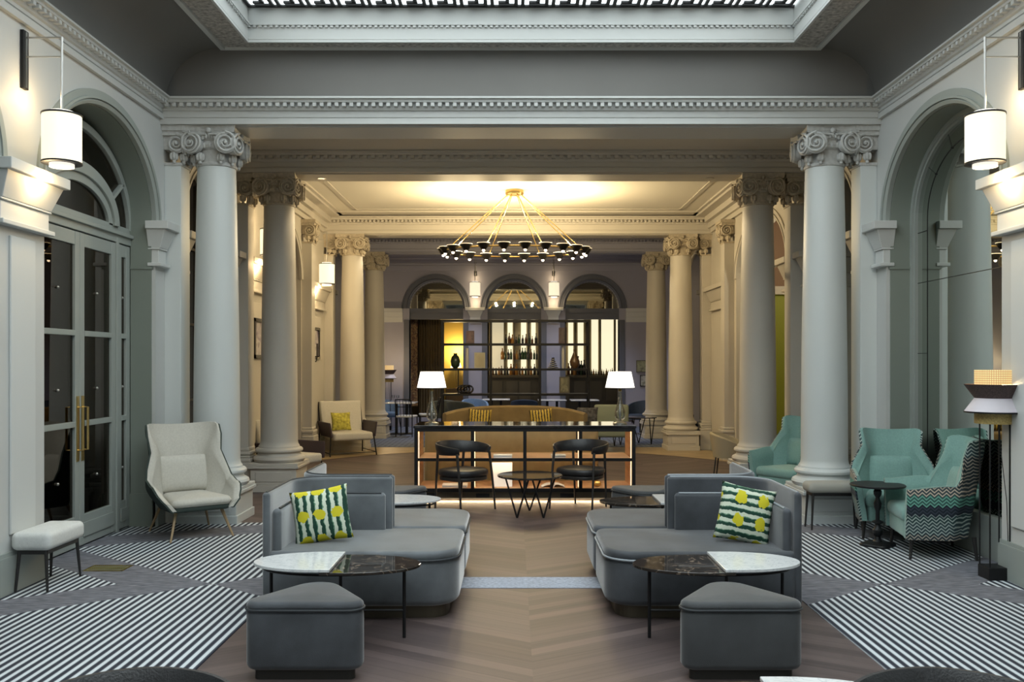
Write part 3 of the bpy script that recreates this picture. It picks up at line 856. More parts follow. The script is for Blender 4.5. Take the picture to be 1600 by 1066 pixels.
def make_column(m, mo):
    t = empty('column')
    mb = MB(); mb.box(-.31,.31,-.31,.31,0,.09); mb.box(-.295,.295,-.295,.295,.09,.30); mb.box(-.325,.325,-.325,.325,.30,.335); mb.box(-.315,.315,-.315,.315,.335,.37)
    for s_ in (-1,1): mb.box(-.23,.23,s_*.295-.008,s_*.295+.008,.13,.26)
    mb.build('plinth', m, t, smooth=False, bevel=.006)
    pr = [(.31,.37),(.325,.385),(.335,.41),(.325,.435),(.30,.45),(.285,.455),(.275,.475),(.275,.49),(.29,.495),(.305,.51),(.305,.53),(.29,.55),(.265,.556),(.262,.575)]
    MB().lathe(pr, n=40).build('column_base', m, t)
    pr = [(.262,.575),(.245,.60),(.238,.64)]
    for i in range(1, 13):
        q = i/12; pr.append((.238 - .042*q**1.6, .64 + (3.70-.64)*q))
    MB().lathe(pr, n=48).build('shaft', m, t)
    cap, vo, ta = capital_meshes()
    c = cap.build('capital', mo, t)
    for q in vo: q.build('volute', mo, c)
    for q in ta: q.build('tassel', mo, c)
    return t
ORNP = mat('carved_white_plaster', (.50,.505,.49), .6, var=.12, vs=30, bump=.2, bs=70)
ORNWARM = mat('carved_warm_lit_plaster', (.50,.44,.34), .6, var=.15, vs=30, bump=.2, bs=70)  # white plaster carving, tinted with the warm lamp light
PALE = mat('pale_column_paint', (.60,.63,.62), .42)
protoA = make_column(PALE, ORNP); protoB = make_column(CREAM, ORNWARM)
names = {0:'front', 1:'second', 2:'third', 3:'farthest'}
cols = [(protoA, -3.14, Y1, 'white round column at front left, behind the cream wingback chair'),
        (None, 3.28, Y1, 'white round column at front right, with a low bench before its base'),
        (protoB, -3.08, Y2, 'pale column standing second on the left, between the front column and the console'),
        (None, 3.20, Y2, 'pale column standing second on the right, beside the shaded teal wingback chair'),
        (None, -3.10, Y3, 'yellow-lit column behind the cream armchair on the left'),
        (None, 3.20, Y3, 'yellow-lit column on the right beyond the curved floor inlay'),
        (None, -3.10, Y4, 'shaded farthest column on the left, next to the lilac back wall'),
        (None, 3.16, Y4, 'shaded farthest column on the right, next to the blue tub chairs')]
for i, (pr, x, y, lab) in enumerate(cols):
    if pr is None: pr = dup(protoA if i < 2 else protoB)
    pr.location = (x, y, 0); tag(pr, lab, 'column', 'ionic columns lining the hall')
# pilasters on the side walls
def make_pilaster(m, mo):
    t = empty('pilaster')   # faces +x, back on the wall at x=0, wide along y
    d, h = .17, .13
    MB().box(0,d+.05,-h-.05,h+.05,0,.37).build('plinth', m, t, smooth=False, bevel=.006)
    MB().box(0,d+.045,-h-.045,h+.045,.37,.42).box(0,d+.03,-h-.03,h+.03,.42,.46).box(0,d+.04,-h-.04,h+.04,.46,.51).box(0,d+.015,-h-.015,h+.015,.51,.56).build('pilaster_base', m, t, smooth=False, bevel=.015)
    MB().box(0,d,-h,h,.56,3.72).build('shaft', m, t, smooth=False, bevel=.004)
    mb = MB(); mb.box(0,d+.01,-h-.01,h+.01,3.70,3.73).box(0,d+.02,-h-.02,h+.02,3.86,4.0).box(0,d+.06,-h-.06,h+.06,4.0,4.045).box(0,d+.08,-h-.08,h+.08,4.045,SOF)
    for k in range(-2,3): mb.sphere((d+.02,k*.05,3.91),.02,1,1,1.6,8,6)
    c = mb.build('capital', mo, t, ang=50)
    for s_ in (-1,1):
        vo = MB(); spiral(vo, (d+.07, s_*(h-.08), 3.92), 0, .092, 2.1, -s_); vo.build('volute', mo, c)
        vo = MB(); spiral(vo, (d-.03, s_*(h+.05), 3.92), s_*PI/2, .088, 2.1, s_); vo.build('volute', mo, c)
        ta = MB(); tassel(ta, (d+.02, s_*(h-.03), 3.79)); ta.build('tassel', mo, c)
        ta = MB(); tassel(ta, (d-.06, s_*(h+.02), 3.79)); ta.build('tassel', mo, c)
    return t
pA = make_pilaster(PALE, ORNP); pB = make_pilaster(CREAM, ORNWARM)
pil = [(pA, -1, Y1-.06, 'white pilaster on the left wall beside the front column'), (None, 1, Y1-.06, 'white pilaster on the right wall beside the front column'),
       (pB, -1, Y2, 'warm-tinted white pilaster on the left wall behind the second column'), (None, 1, Y2, 'warm-tinted white pilaster on the right wall beside the lime green doorway'),
       (None, -1, 15.42, 'warm-tinted white pilaster on the left wall next to the small dark wall ornaments'), (None, 1, 15.42, 'warm-tinted white pilaster on the right wall between the second and third columns'),
       (None, -1, Y3, 'warm-tinted white pilaster on the left wall behind the third column'), (None, 1, Y3, 'warm-tinted white pilaster on the right wall behind the third column'),
       (None, -1, Y4, 'shaded pilaster on the left wall behind the farthest column'), (None, 1, Y4, 'shaded pilaster on the right wall behind the farthest column')]
for i, (pr, s_, y, lab) in enumerate(pil):
    if pr is None: pr = dup(pA if i < 2 else pB)
    pr.location = (CX + s_*HW, y, 0); pr.rotation_euler = (0,0,0 if s_ < 0 else PI); tag(pr, lab, 'pilaster', 'pilasters on the side walls')
# ================================================================== FURNITURE
def rpoly(pts, r, n=7):
    # rounded polygon: pts [(x,y)], r radius or list
    out = []; L = len(pts)
    for i in range(L):
        p0, p1, p2 = Vector(pts[i-1]), Vector(pts[i]), Vector(pts[(i+1) % L])
        rr = r[i] if isinstance(r, (list, tuple)) else r
        a = (p0-p1).normalized(); b = (p2-p1).normalized()
        th = a.angle(b); d = min(rr/math.tan(th/2), .49*(p0-p1).length, .49*(p2-p1).length); rr2 = d*math.tan(th/2)
        c = p1 + (a+b).normalized()*(rr2/math.sin(th/2))
        s0 = p1 + a*d - c; s1 = p1 + b*d - c
        a0 = math.atan2(s0.y, s0.x); a1 = math.atan2(s1.y, s1.x); da = (a1-a0+PI) % (2*PI) - PI
        for k in range(n+1):
            q = a0 + da*k/n; out.append((c.x+rr2*math.cos(q), c.y+rr2*math.sin(q)))
    return out
def densify(P, step=.05):
    out = []
    for i in range(len(P)):
        a, b = Vector(P[i-1]), Vector(P[i]); n = max(1, int((b-a).length/step))
        for k in range(n): out.append(tuple(a.lerp(b, k/n)))
    return out
def off(P, d):
    n = len(P); A = sum(P[i-1][0]*P[i][1]-P[i][0]*P[i-1][1] for i in range(n)); sg = 1 if A > 0 else -1; out = []
    for i in range(n):
        p0, p2 = P[i-1], P[(i+1) % n]; tx, ty = p2[0]-p0[0], p2[1]-p0[1]; l = math.hypot(tx,ty) or 1
        out.append((P[i][0]-sg*ty/l*d, P[i][1]+sg*tx/l*d))
    return out
def ribbon(path, t):
    # open path -> closed outline of a wall of thickness t lying to the left of the path
    n = len(path); L = []
    for i in range(n):
        a = Vector(path[max(0,i-1)]); b = Vector(path[min(n-1,i+1)]); d = (b-a).normalized(); p = Vector(path[i]); L.append(tuple(p + Vector((-d.y, d.x))*t))
    return list(path) + L[::-1], L

# ---- velvet sofas. local frame: right end at x=0, body runs to x=-1.25 ; front at y=0, back at y=.86
def make_sofa(vel, pipe, mirror):
    t = empty('sofa')
    sx = -1 if mirror else 1
    fl = lambda P: [(sx*x, y) for x, y in P]
    body = fl(densify(rpoly([(-1.22,0),(0,0),(0,.86),(-1.22,.86)], [.04,.20,.10,.04]), .06))
    MB().prism(off(body, .07), 0, .10).build('plinth_base', BRONZE, t, smooth=False)
    o = MB().rprism(body, .085, .385, .045, 5).build('seat_base', vel, t)
    top = fl(densify(rpoly([(-1.22,.0),(0,0),(0,.86),(-1.22,.86)], [.04,.20,.10,.04]), .06))
    s = MB().rprism(top, .375, .44, .03, 5, crown=.012).build('seat', vel, t)
    MB().tube([(x,y,.384) for x,y in off(top,-.004)], .0075, 8, closed=True).build('piping', pipe, s)
    # outer back shell: left side then along the back
    path = densify_open([(-1.255,.02),(-1.255,.58)]) + [( -1.255+.27*(1-math.cos(a)), .58+.27*math.sin(a)) for a in [PI/2*k/10 for k in range(1,11)]] + [(-.85,.85),(-.7,.85),(-.55,.85)]
    b, L = ribbon_solid(path, .05, .09, .82, .022, 'backrest', vel, t, sx)
    MB().tube([(sx*x,y,.818) for x,y in [((p[0]+q[0])/2,(p[1]+q[1])/2) for p, q in zip(path, L)]], .009, 8).build('piping', pipe, b)
    path2 = [(x,y) for x,y in L]
    # inner padding, lower
    P2 = shorten(path2, .05, .05)
    c, L2 = ribbon_solid(P2, .06, .40, .71, .028, 'back_cushion', vel, t, sx)
    MB().tube([(sx*x,y,.709) for x,y in [((p[0]+q[0]*3)/4,(p[1]+q[1]*3)/4) for p, q in zip(P2, L2)]], .0075, 8).build('piping', pipe, c)
    return t
def round_sharp(P, r, n=5):
    out = []; L = len(P)
    for i in range(L):
        p0, p1, p2 = Vector(P[i-1]), Vector(P[i]), Vector(P[(i+1) % L])
        a = p0-p1; b = p2-p1
        if a.length < 1e-6 or b.length < 1e-6: continue
        if a.angle(b) > math.radians(125): out.append(tuple(p1)); continue
        th = a.angle(b); d = min(r/math.tan(th/2), .49*a.length, .49*b.length)
        a.normalize(); b.normalize()
        q0, q1 = p1+a*d, p1+b*d
        for k in range(n+1):
            t = k/n; out.append(tuple(q0*(1-t)**2 + p1*2*t*(1-t) + q1*t*t))
    return out
def densify_open(P, step=.08):
    out = []
    for a, b in zip(P, P[1:]):
        a, b = Vector(a), Vector(b); n = max(1, int((b-a).length/step))
        out += [tuple(a.lerp(b, k/n)) for k in range(n)]
    return out + [tuple(P[-1])]
def shorten(P, a, b):
    # trim both ends of an open path by lengths a, b
    def cut(Q, d):
        Q = list(Q)
        while len(Q) > 2:
            l = (Vector(Q[1])-Vector(Q[0])).length
            if l > d: Q[0] = tuple(Vector(Q[0]).lerp(Vector(Q[1]), d/l)); break
            d -= l; Q.pop(0)
        if len(Q) > 3 and (Vector(Q[1])-Vector(Q[0])).length < .045: Q.pop(1)
        return Q
    return cut(cut(P, a)[::-1], b)[::-1]
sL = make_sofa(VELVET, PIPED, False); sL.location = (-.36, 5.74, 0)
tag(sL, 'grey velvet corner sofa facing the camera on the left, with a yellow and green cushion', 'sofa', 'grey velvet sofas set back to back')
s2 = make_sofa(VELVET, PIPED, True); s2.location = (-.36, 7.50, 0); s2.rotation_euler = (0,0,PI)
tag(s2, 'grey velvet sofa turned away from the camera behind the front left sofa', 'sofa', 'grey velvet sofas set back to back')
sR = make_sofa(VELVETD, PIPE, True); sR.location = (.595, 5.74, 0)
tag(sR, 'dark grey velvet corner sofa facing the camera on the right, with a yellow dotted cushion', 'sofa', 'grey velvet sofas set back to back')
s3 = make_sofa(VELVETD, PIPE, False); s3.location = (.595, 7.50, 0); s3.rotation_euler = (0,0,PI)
tag(s3, 'dark grey velvet sofa turned away from the camera behind the front right sofa', 'sofa', 'grey velvet sofas set back to back')

# ---- cushions
def pillow(name, w, h, t, m):
    mb = MB(); n = 16; vs = []
    for s_ in (1, -1):
        for i in range(n+1):
            for j in range(n+1):
                u, v = 2*i/n-1, 2*j/n-1
                k = (1-abs(u)**2.6)**.55*(1-abs(v)**2.6)**.55
                pin = 1 - .07*(1-abs(u)**2)*abs(v)**3; pin2 = 1 - .07*(1-abs(v)**2)*abs(u)**3
                vs.append((u*w/2*pin2, -s_*t/2*k, v*h/2*pin))
    fs = []; m_ = n+1
    for q in range(2):
        for i in range(n):
            for j in range(n):
                a = q*m_*m_ + i*m_ + j; fs.append((a, a+1, a+m_+1, a+m_))
    mb.add(vs, fs)
    return mb.build(name, m, merge=True, ang=180)
pl = pillow('cushion', .39, .37, .15, m_pillow('green_stripe_print', True)); pl.location = (-1.30, 6.05, .625)
pl.rotation_euler = (math.radians(-14), math.radians(-9), math.radians(6)); tag(pl, 'square cushion with dark green stripes and a row of yellow blots, on the left sofa', 'cushion', 'printed cushions on the grey sofas')
pr = pillow('cushion', .37, .39, .15, m_pillow('green_band_print', False)); pr.location = (1.56, 6.05, .63)
pr.rotation_euler = (math.radians(-14), math.radians(11), math.radians(-8)); tag(pr, 'square cushion with horizontal green dashes and yellow dots, on the right sofa', 'cushion', 'printed cushions on the grey sofas')

# ---- triangular ottomans. local: flat edge at y=0 facing -y, apex at +y
def make_ottoman(vel, pipe, w=.67, d=.50):
    t = empty('ottoman')
    tri = densify(rpoly([(-w/2-.03,0),(w/2+.03,0),(0,d+.10)], [.075,.075,.14], 9), .05)
    MB().prism(off(tri, .045), 0, .07).build('plinth_base', mat('black_plinth', (.02,.018,.015), .5), t, smooth=False)
    MB().rprism(tri, .055, .37, .035, 5).build('body', vel, t)
    s = MB().rprism(tri, .36, .412, .028, 5, crown=.012).build('seat', vel, t)
    MB().tube([(x,y,.371) for x,y in off(tri,-.003)], .006, 8, closed=True).build('piping', pipe, s)
    return t
o1 = make_ottoman(VELVETD, PIPED); o1.location = (-1.095, 4.63, 0)
G = 'triangular velvet ottomans'
tag(o1, 'rounded triangular dark grey velvet ottoman at front left', 'ottoman', G)
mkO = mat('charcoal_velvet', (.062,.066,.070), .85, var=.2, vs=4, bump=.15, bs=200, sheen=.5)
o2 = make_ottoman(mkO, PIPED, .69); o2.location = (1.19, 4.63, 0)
tag(o2, 'rounded triangular charcoal velvet ottoman at front right', 'ottoman', G)
dup(o1, (-1.19, 9.12, 0), PI, 'small velvet ottoman just beyond the rear coffee table on the left'); dup(o2, (1.30, 9.12, 0), PI, 'small velvet ottoman just beyond the rear coffee table on the right')

# ---- two part coffee tables. local: centre, x along length
def make_table():
    t = empty('coffee_table')
    L, D = 1.0, .50
    def half(s_, z0, z1, m, nm, ov):
        P = [(ov, -D/2)] + [(s_*(L/2-.42 + .42*math.sin(a)), -D/2*math.cos(a)) for a in [PI*k/20 for k in range(21)]] + [(ov, D/2)]
        P = [(x if i in (0,len(P)-1) else x, y) for i,(x,y) in enumerate(P)]
        return MB().prism(P, z0, z1).build(nm, m, t, smooth=False, bevel=.003)
    half(-1, .448, .466, WMARBLE, 'white_marble_top', .0)
    half(1, .43, .447, DMARBLE, 'dark_marble_top', -.06)
    mb = MB()
    P = [(.44*math.cos(2*PI*k/40)*(1-.0*k), .20*math.sin(2*PI*k/40)) for k in range(40)]
    mb.tube([(x,y,.422) for x,y in P], .007, 6, closed=True); mb.box(-.02,.02,-.20,.20,.416,.43)
    mb.tube([(-.40,0,.165),(.40,0,.165)], .007, 6)
    mb.build('frame', BLACKM, t)
    for x, y in ((-.40,0),(.40,0),(-.02,.19),(-.02,-.215)):
        if y < 0: continue
        MB().tube([(x,y,0),(x,y,.425)], .0105, 8).build('leg', BLACKM, t)
    return t
tb = make_table(); tb.location = (-1.06, 5.39, 0); G = 'oval coffee tables in two marbles'
tag(tb, 'oval coffee table, left half white marble, before the left sofa', 'coffee table', G)
dup(tb, (1.215, 5.39, 0), PI, 'oval coffee table, right half white marble, before the right sofa')
dup(tb, (-1.14, 7.86, 0), PI, 'oval coffee table whose white end shows beside the sofa on the left, farther back')
dup(tb, (1.25, 7.86, 0), PI, 'oval coffee table with a dark end lit gold, behind the rear right sofa')
dup(tb, (.93, 3.14, 0), PI, 'coffee table edge barely entering the bottom right of the view')

# ---- footstools
def make_bench(w, d, h, ct, m, name='footstool'):
    t = empty(name)
    P = densify(rpoly([(-w/2,-d/2),(w/2,-d/2),(w/2,d/2),(-w/2,d/2)], .05, 6), .05)
    MB().rprism(P, h-ct, h, .04, 5, crown=.012).build('seat', m, t)
    mb = MB(); a, b = w/2-.05, d/2-.05
    for y in (-b, b): mb.box(-a, a, y-.012, y+.012, h-ct-.03, h-ct)
    for x in (-a, a): mb.box(x-.012, x+.012, -b, b, h-ct-.03, h-ct)
    mb.build('frame', BLACKW, t, smooth=False)
    for sx in (-1,1):
        for sy in (-1,1): MB().tube([(sx*(a+.02), sy*(b+.02), 0), (sx*a, sy*b, h-ct)], .009, 8, r1=.014).build('leg', BLACKW, t)
    return t
b1 = make_bench(.29, .55, .435, .13, WHITEF); b1.location = (-3.465, 6.68, 0)
tag(b1, 'footstool with thick white cushion on black legs, before the left pier', 'footstool', 'black legged footstools')
b2 = make_bench(.56, .26, .47, .10, mat('stone_fabric', (.36,.35,.31), .9)); b2.location = (3.185, 8.93, 0)
tag(b2, 'low bench with beige seat on black legs, before the front right column', 'bench')

SGN = 1
# ---- wing chairs.  local: seat faces -y
def wing_shell(t, H, plan, z0, thick_in, m_out, m_in, flare=.0, names=('outer_shell','backrest'), flat=1):
    # U-shaped shell; s in [-1,1]; plan(s,z)->(x,y), H(s)-> top height
    ns, nz = 44, 14
    def grid(offv, zb, ztop):
        vs = []
        for i in range(ns+1):
            s_ = -1 + 2*i/ns
            for j in range(nz+1):
                z = zb(s_) + (H(s_)+ztop - zb(s_))*j/nz
                x, y = plan(s_, z); e = 1e-3
                x2, y2 = plan(min(1,s_+e), z); x1, y1 = plan(max(-1,s_-e), z)
                tx, ty = x2-x1, y2-y1; l = math.hypot(tx,ty) or 1
                k = offv if not callable(offv) else offv(s_, j/nz)
                vs.append((x + ty/l*k*SGN, y - tx/l*k*SGN, z))
        return vs
    def solid(o0, o1, zb, ztop, name, m):
        A = grid(o0, zb, ztop); B = grid(o1, zb, ztop); n = len(A); w = nz+1; fs = []
        for i in range(ns):
            for j in range(nz):
                a = i*w+j; fs.append((a,a+w,a+w+1,a+1)); fs.append((n+a,n+a+1,n+a+w+1,n+a+w))
            a = i*w+nz; fs.append((a,a+w,n+a+w,n+a)); a = i*w; fs.append((a,n+a,n+a+w,a+w))
        for j in range(nz):
            fs.append((j,j+1,n+j+1,n+j)); a = ns*w+j; fs.append((a,n+a,n+a+1,a+1))
        return MB().add(A+B, fs).build(name, m, t, ang=60, bevel=.0)
    solid(0, .018, z0, -.006, names[0], m_out)
    def th(s_, q): return .018 + thick_in*min(1, 3.2*(1-q)+.35)*(.55+.45*min(1, 4*(1-abs(s_))+.4))
    solid(.018, th, lambda s_: z0(s_)+.01, .0, names[1], m_in)
def smooth(a, b, x):
    t = max(0, min(1, (x-a)/(b-a))); return t*t*(3-2*t)
def make_wing(outer, inner, legm, W=.37, D=.36, top=1.04, armz=.60, seat=.42, cream=False):
    t = empty('wingback_chair')
    def plan(s_, z):
        a = abs(s_); sg = 1 if s_ > 0 else -1
        up = smooth(.62, .98, z); low = smooth(.15,.5,z)
        bw = W*(.62 + .06*low) if not cream else W*(.68+.06*low)   # half width of the back
        bw_top = W*(.68 + .09*up) if not cream else W*(.74 + .24*up)
        if a < .42:                                 # back
            q = a/.42; hw = bw if z < .62 else bw + (bw_top-bw)*up
            x = sg*hw*q; y = D*(.86 + .14*low) + .10*smooth(.4,1.0,z) - .10*(q**4) - .07*up*(q**3)
            return x, y
        q = (a-.42)/.58
        hw = (bw if z < .62 else bw + (bw_top-bw)*up); xa = W*(.90+.12*low) if not cream else W*(.64+.50*low)
        x = sg*(hw + (xa-hw)*(smooth(.0,.26,q)*(1-smooth(armz+.02,armz+.22,z)) if not cream else smooth(.0,.36,q)*(1-.45*smooth(armz,armz+.40,z)))); y0 = D*(.86+.14*low) + .10*smooth(.4,1.0,z) - .10 - .07*up
        y = y0 - (y0 + D*1.0)*q
        return x, y
    A1 = .58 if not cream else .65
    def H(s_):
        a = abs(s_)
        if a < .44: return top - .025*(1-(a/.44)**2) - .02*smooth(.38,.44,a)
        if a < A1: return top-.02 + (armz-top+.02)*smooth(.44,A1,a)
        if cream: return armz - .04*smooth(.64,.8,a) - .14*smooth(.82,1.0,a)
        return armz - .03*smooth(.66,1,a)
    zb = (lambda s_: .17) if not cream else (lambda s_: .26 + .02*abs(s_))
    wing_shell(t, H, plan, zb, .07 if not cream else .05, outer, inner)
    # seat
    w2 = W*.80
    P = densify(rpoly([(-w2,-D*1.02),(w2,-D*1.02),(w2*.70,D*.75),(-w2*.70,D*.75)], [.07,.07,.03,.03], 6), .05)
    MB().rprism(P, .30 if not cream else .31, seat, .05, 5, crown=.02).build('seat', inner, t)
    MB().rprism(off(P,.02), .17 if not cream else .27, .32, .02, 3).build('seat_base', outer if cream else inner, t)
    # lumbar seam cushion on the back
    hw = W*.56 if not cream else W*.66
    mb = MB(); n = 12; vs = []
    for i in range(n+1):
        for j in range(n+1):
            u, v = 2*i/n-1, j/n
            z = seat + (.74-seat)*v; k = (1-abs(u)**4)*(1-(2*v-1)**6)
            y = D*.86 - .03 + .10*smooth(.4,1.0,z) - .07 - .045*k
            vs.append((u*hw*(1+.0*v), y, z))
    fs = [(i*(n+1)+j, i*(n+1)+j+1, (i+1)*(n+1)+j+1, (i+1)*(n+1)+j) for i in range(n) for j in range(n)]
    vs2 = [(x, y+.05, z) for x, y, z in vs]; m_ = len(vs)
    bd = [(i*(n+1)+j) for i, j in [(0,j) for j in range(n+1)]+[(i,n) for i in range(1,n+1)]+[(n,j) for j in range(n-1,-1,-1)]+[(i,0) for i in range(n-1,0,-1)]]
    fs2 = [tuple(m_+k for k in reversed(f)) for f in fs] + [(bd[k], bd[(k+1)%len(bd)], m_+bd[(k+1)%len(bd)], m_+bd[k]) for k in range(len(bd))]
    MB().add(vs+vs2, fs+fs2).build('lumbar_cushion', inner, t, ang=70)
    for sx in (-1,1):
        for sy in (-1,1):
            if cream: MB().tube([(sx*W*.80, sy*D*.98+.02, 0),(sx*W*.56, sy*D*.66+.02,.29)], .009, 8, r1=.017).build('leg', legm, t)
            else: MB().tube([(sx*W*.82, sy*D*.86, 0),(sx*W*.78, sy*D*.80,.20)], .013, 8, r1=.022).build('leg', legm, t)
    return t
c1 = make_wing(DGREEN, CREAMF, OAK, .365, .36, 1.07, .545, .395, True); c1.location = (-3.11, 8.64, 0); c1.rotation_euler = (0,0,math.radians(37))
tag(c1, 'cream wingback armchair with dark green shell and splayed wooden legs, before the front left column', 'armchair')
w1 = make_wing(ZIG, TEAL, BLACKW, .41, .34, 1.02, .63, .42); w1.location = (3.64, 8.58, 0); w1.scale = (.93,.9,1); w1.rotation_euler = (0,0,math.radians(-14))
G = 'teal wingback chairs'
tag(w1, 'teal wingback chair facing the camera beside the round pedestal table', 'armchair', G)
dup(w1, (3.64, 7.80, 0), math.radians(-99), 'teal wingback chair seen side-on, its zigzag patterned flank towards the camera')
dup(w1, (3.30, 10.68, 0), math.radians(-55), 'shaded teal wingback chair between the front and second right columns')

# ---- pedestal table
t = empty('pedestal_table', (3.28, 8.08, 0), 0, 'small round black pedestal table with turned stem between the teal chairs', 'table')
MB().lathe([(.0,.543),(.232,.543),(.238,.549),(.238,.557),(.232,.562),(0,.562)], n=40).build('tabletop', IRON, t)
MB().lathe([(.03,.06),(.022,.09),(.04,.11),(.045,.15),(.03,.17),(.022,.20),(.05,.215),(.05,.225),(.018,.24),(.018,.32),(.03,.35),(.034,.39),(.022,.42),(.018,.44),(.034,.47),(.036,.50),(.022,.52),(.05,.545)], n=20).build('stem', IRON, t)
mb = MB(); mb.lathe([(.045,.0),(.07,.0),(.07,.02),(.03,.06),(0,.06)], n=20)
P = []
for k in range(32):
    a = 2*PI*k/32; r_ = .145 + .018*math.cos(4*a); P.append((r_*math.cos(a), r_*math.sin(a)))
mb.rprism(P, 0, .03, .012, 3, crown=.02); mb.build('foot', IRON, t)

# ---- floor lamp with stacked shades
def m_lit_rattan():
    m, nt, p = nodes('lit_rattan_shade'); co, x, y, z = coords(nt)
    ang = M(nt, 'ARCTAN2', y, x); a = M(nt, 'LESS_THAN', M(nt, 'FRACT', M(nt, 'MULTIPLY', ang, 9)), .3); b = M(nt, 'LESS_THAN', M(nt, 'FRACT', M(nt, 'MULTIPLY', z, 60)), .35)
    k = M(nt, 'MAXIMUM', a, b)
    nt.links.new(mix(nt, k, (1,.74,.36), (.35,.18,.05)), p.inputs['Emission Color']); p.inputs['Emission Strength'].default_value = .8
    p.inputs['Base Color'].default_value = (.5,.38,.18,1)
    return m
GOLDSH = m_lit_rattan(); MESH = mat('dark_mesh_shade', (.07,.045,.04), .7, var=.7, vs=140)
WSH = emit('pale_fabric_shade', (.9,.85,1), .05, (.62,.58,.62))
def make_floor_lamp():
    t = empty('floor_lamp')
    MB().box(-.085,.085,-.085,.085,0,.10).build('base', BLACKM, t, smooth=False, bevel=.004)
    for x, y in ((-.075,-.075),(.075,-.075),(.075,.075),(-.075,.075)):
        MB().tube([(x,y,.09),(x,y,1.24)], .006, 6).build('pole', BLACKM, t)
    MB().tube([(.02,-.02,1.3),(.03,-.03,1.0),(.06,-.06,.6),(.075,-.06,.1)], .003, 5).build('cord', BLACKM, t)
    MB().lathe([(.137,1.49),(.14,1.49),(.14,1.60),(.137,1.60)], n=40).build('top_shade', GOLDSH, t)
    MB().lathe([(.14,1.385),(.214,1.49),(.209,1.49),(.135,1.385)], n=40).build('mesh_shade', MESH, t)
    MB().lathe([(.135,1.39),(.212,1.28),(.207,1.28),(.13,1.39)], n=40).build('white_shade', WSH, t)
    MB().lathe([(.212,1.272),(.214,1.272),(.214,1.284),(.21,1.284)], n=40).build('shade_rim', BLACKM, t)
    MB().lathe([(.137,1.19),(.14,1.19),(.14,1.29),(.137,1.29)], n=40).build('lower_shade', mat('rattan_shade', (.45,.33,.12), .7, var=.3, vs=100), t)
    return t
fl_ = make_floor_lamp(); fl_.location = (3.68, 6.86, 0)
tag(fl_, 'tall floor lamp with stacked rattan, mesh and white shades beside the right pier', 'floor lamp')
lamp('lamp_light', 'POINT', (0,0,1.45), 9, WARM, .05, fl_)
f2 = dup(fl_, (-3.12, 22.2, 0), 0, 'small distant floor lamp glowing against the lilac wall')
lamp('lamp_light', 'POINT', (0,0,1.7), 25, WARM, .05, f2)

# ---- wall lanterns.  local: wall at x=0, arm points +x, z = 0 at the lamp's arm
SHADE = emit('lit_linen_shade', (1,.88,.62), .92, (.8,.78,.7)); SHADEW = emit('lit_white_diffuser', (1,.93,.8), .95)
def make_lantern():
    t = empty('wall_lantern')
    MB().box(0,.028,-.035,.035,-.38,.05).build('wall_plate', BLACKM, t, smooth=False, bevel=.003)
    MB().box(.028,.032,-.012,.012,-.37,.04).build('plate_inlay', NICKEL, t, smooth=False)
    mb = MB(); mb.tube([(.02,0,0),(.29,0,0)], .007, 8); mb.tube([(.02,0,-.14),(.29,0,-.14)], .005, 8); mb.build('arm', NICKEL, t)
    MB().tube([(.29,0,.006),(.29,0,-.53)], .0085, 8).build('rod', NICKEL, t)
    MB().lathe([(.131,-.92),(.135,-.92),(.135,-.575),(.131,-.575)], c=(.29,0,0), n=40).build('shade', SHADE, t)
    MB().lathe([(.132,-.93),(.140,-.93),(.140,-.918),(.132,-.918)], c=(.29,0,0), n=40).build('band', BLACKM, t)
    MB().lathe([(.132,-.577),(.140,-.577),(.140,-.565),(.132,-.565)], c=(.29,0,0), n=40).build('band', BLACKM, t)
    MB().lathe([(0,-.575),(.135,-.572),(.085,-.57),(.085,-.545),(0,-.545)], c=(.29,0,0), n=32).build('top_cap', SHADEW, t)
    MB().lathe([(0,-.955),(.085,-.955),(.085,-.93),(.131,-.925),(0,-.92)], c=(.29,0,0), n=32).build('diffuser', SHADEW, t)
    return t
ln = make_lantern(); G = 'cylindrical wall lanterns'
ln.location = (CX-HW, 6.60, 4.05); tag(ln, 'lit cylindrical lantern hanging from the pier at far left', 'wall lantern', G)
spots = [((CX+HW, 6.60, 4.05), PI, 'lit cylindrical lantern hanging from the pier at far right'),
         ((CX-HW, 12.25, 4.05), 0, 'lit lantern half hidden behind the second left column'),
         ((CX-HW, 15.95, 3.99), 0, 'lit lantern on the left wall above the cream armchair'),
         ((-1.0, YB, 4.30), -PI/2, 'lit lantern on the back wall between left and middle arches'),
         ((1.03, YB, 4.30), -PI/2, 'lit lantern on the back wall between middle and right arches')]
allL = [ln] + [dup(ln, p, r, l) for p, r, l in spots]
for i, o in enumerate(allL):
    w = 9 if i < 2 else (14 if i in (2,3) else 5)
    lamp('lantern_light', 'POINT', (.17,0,-.44), w*.5, WARM, .05, o)
    lamp('lantern_light', 'POINT', (.20,0,-1.06), w, WARM, .05, o)

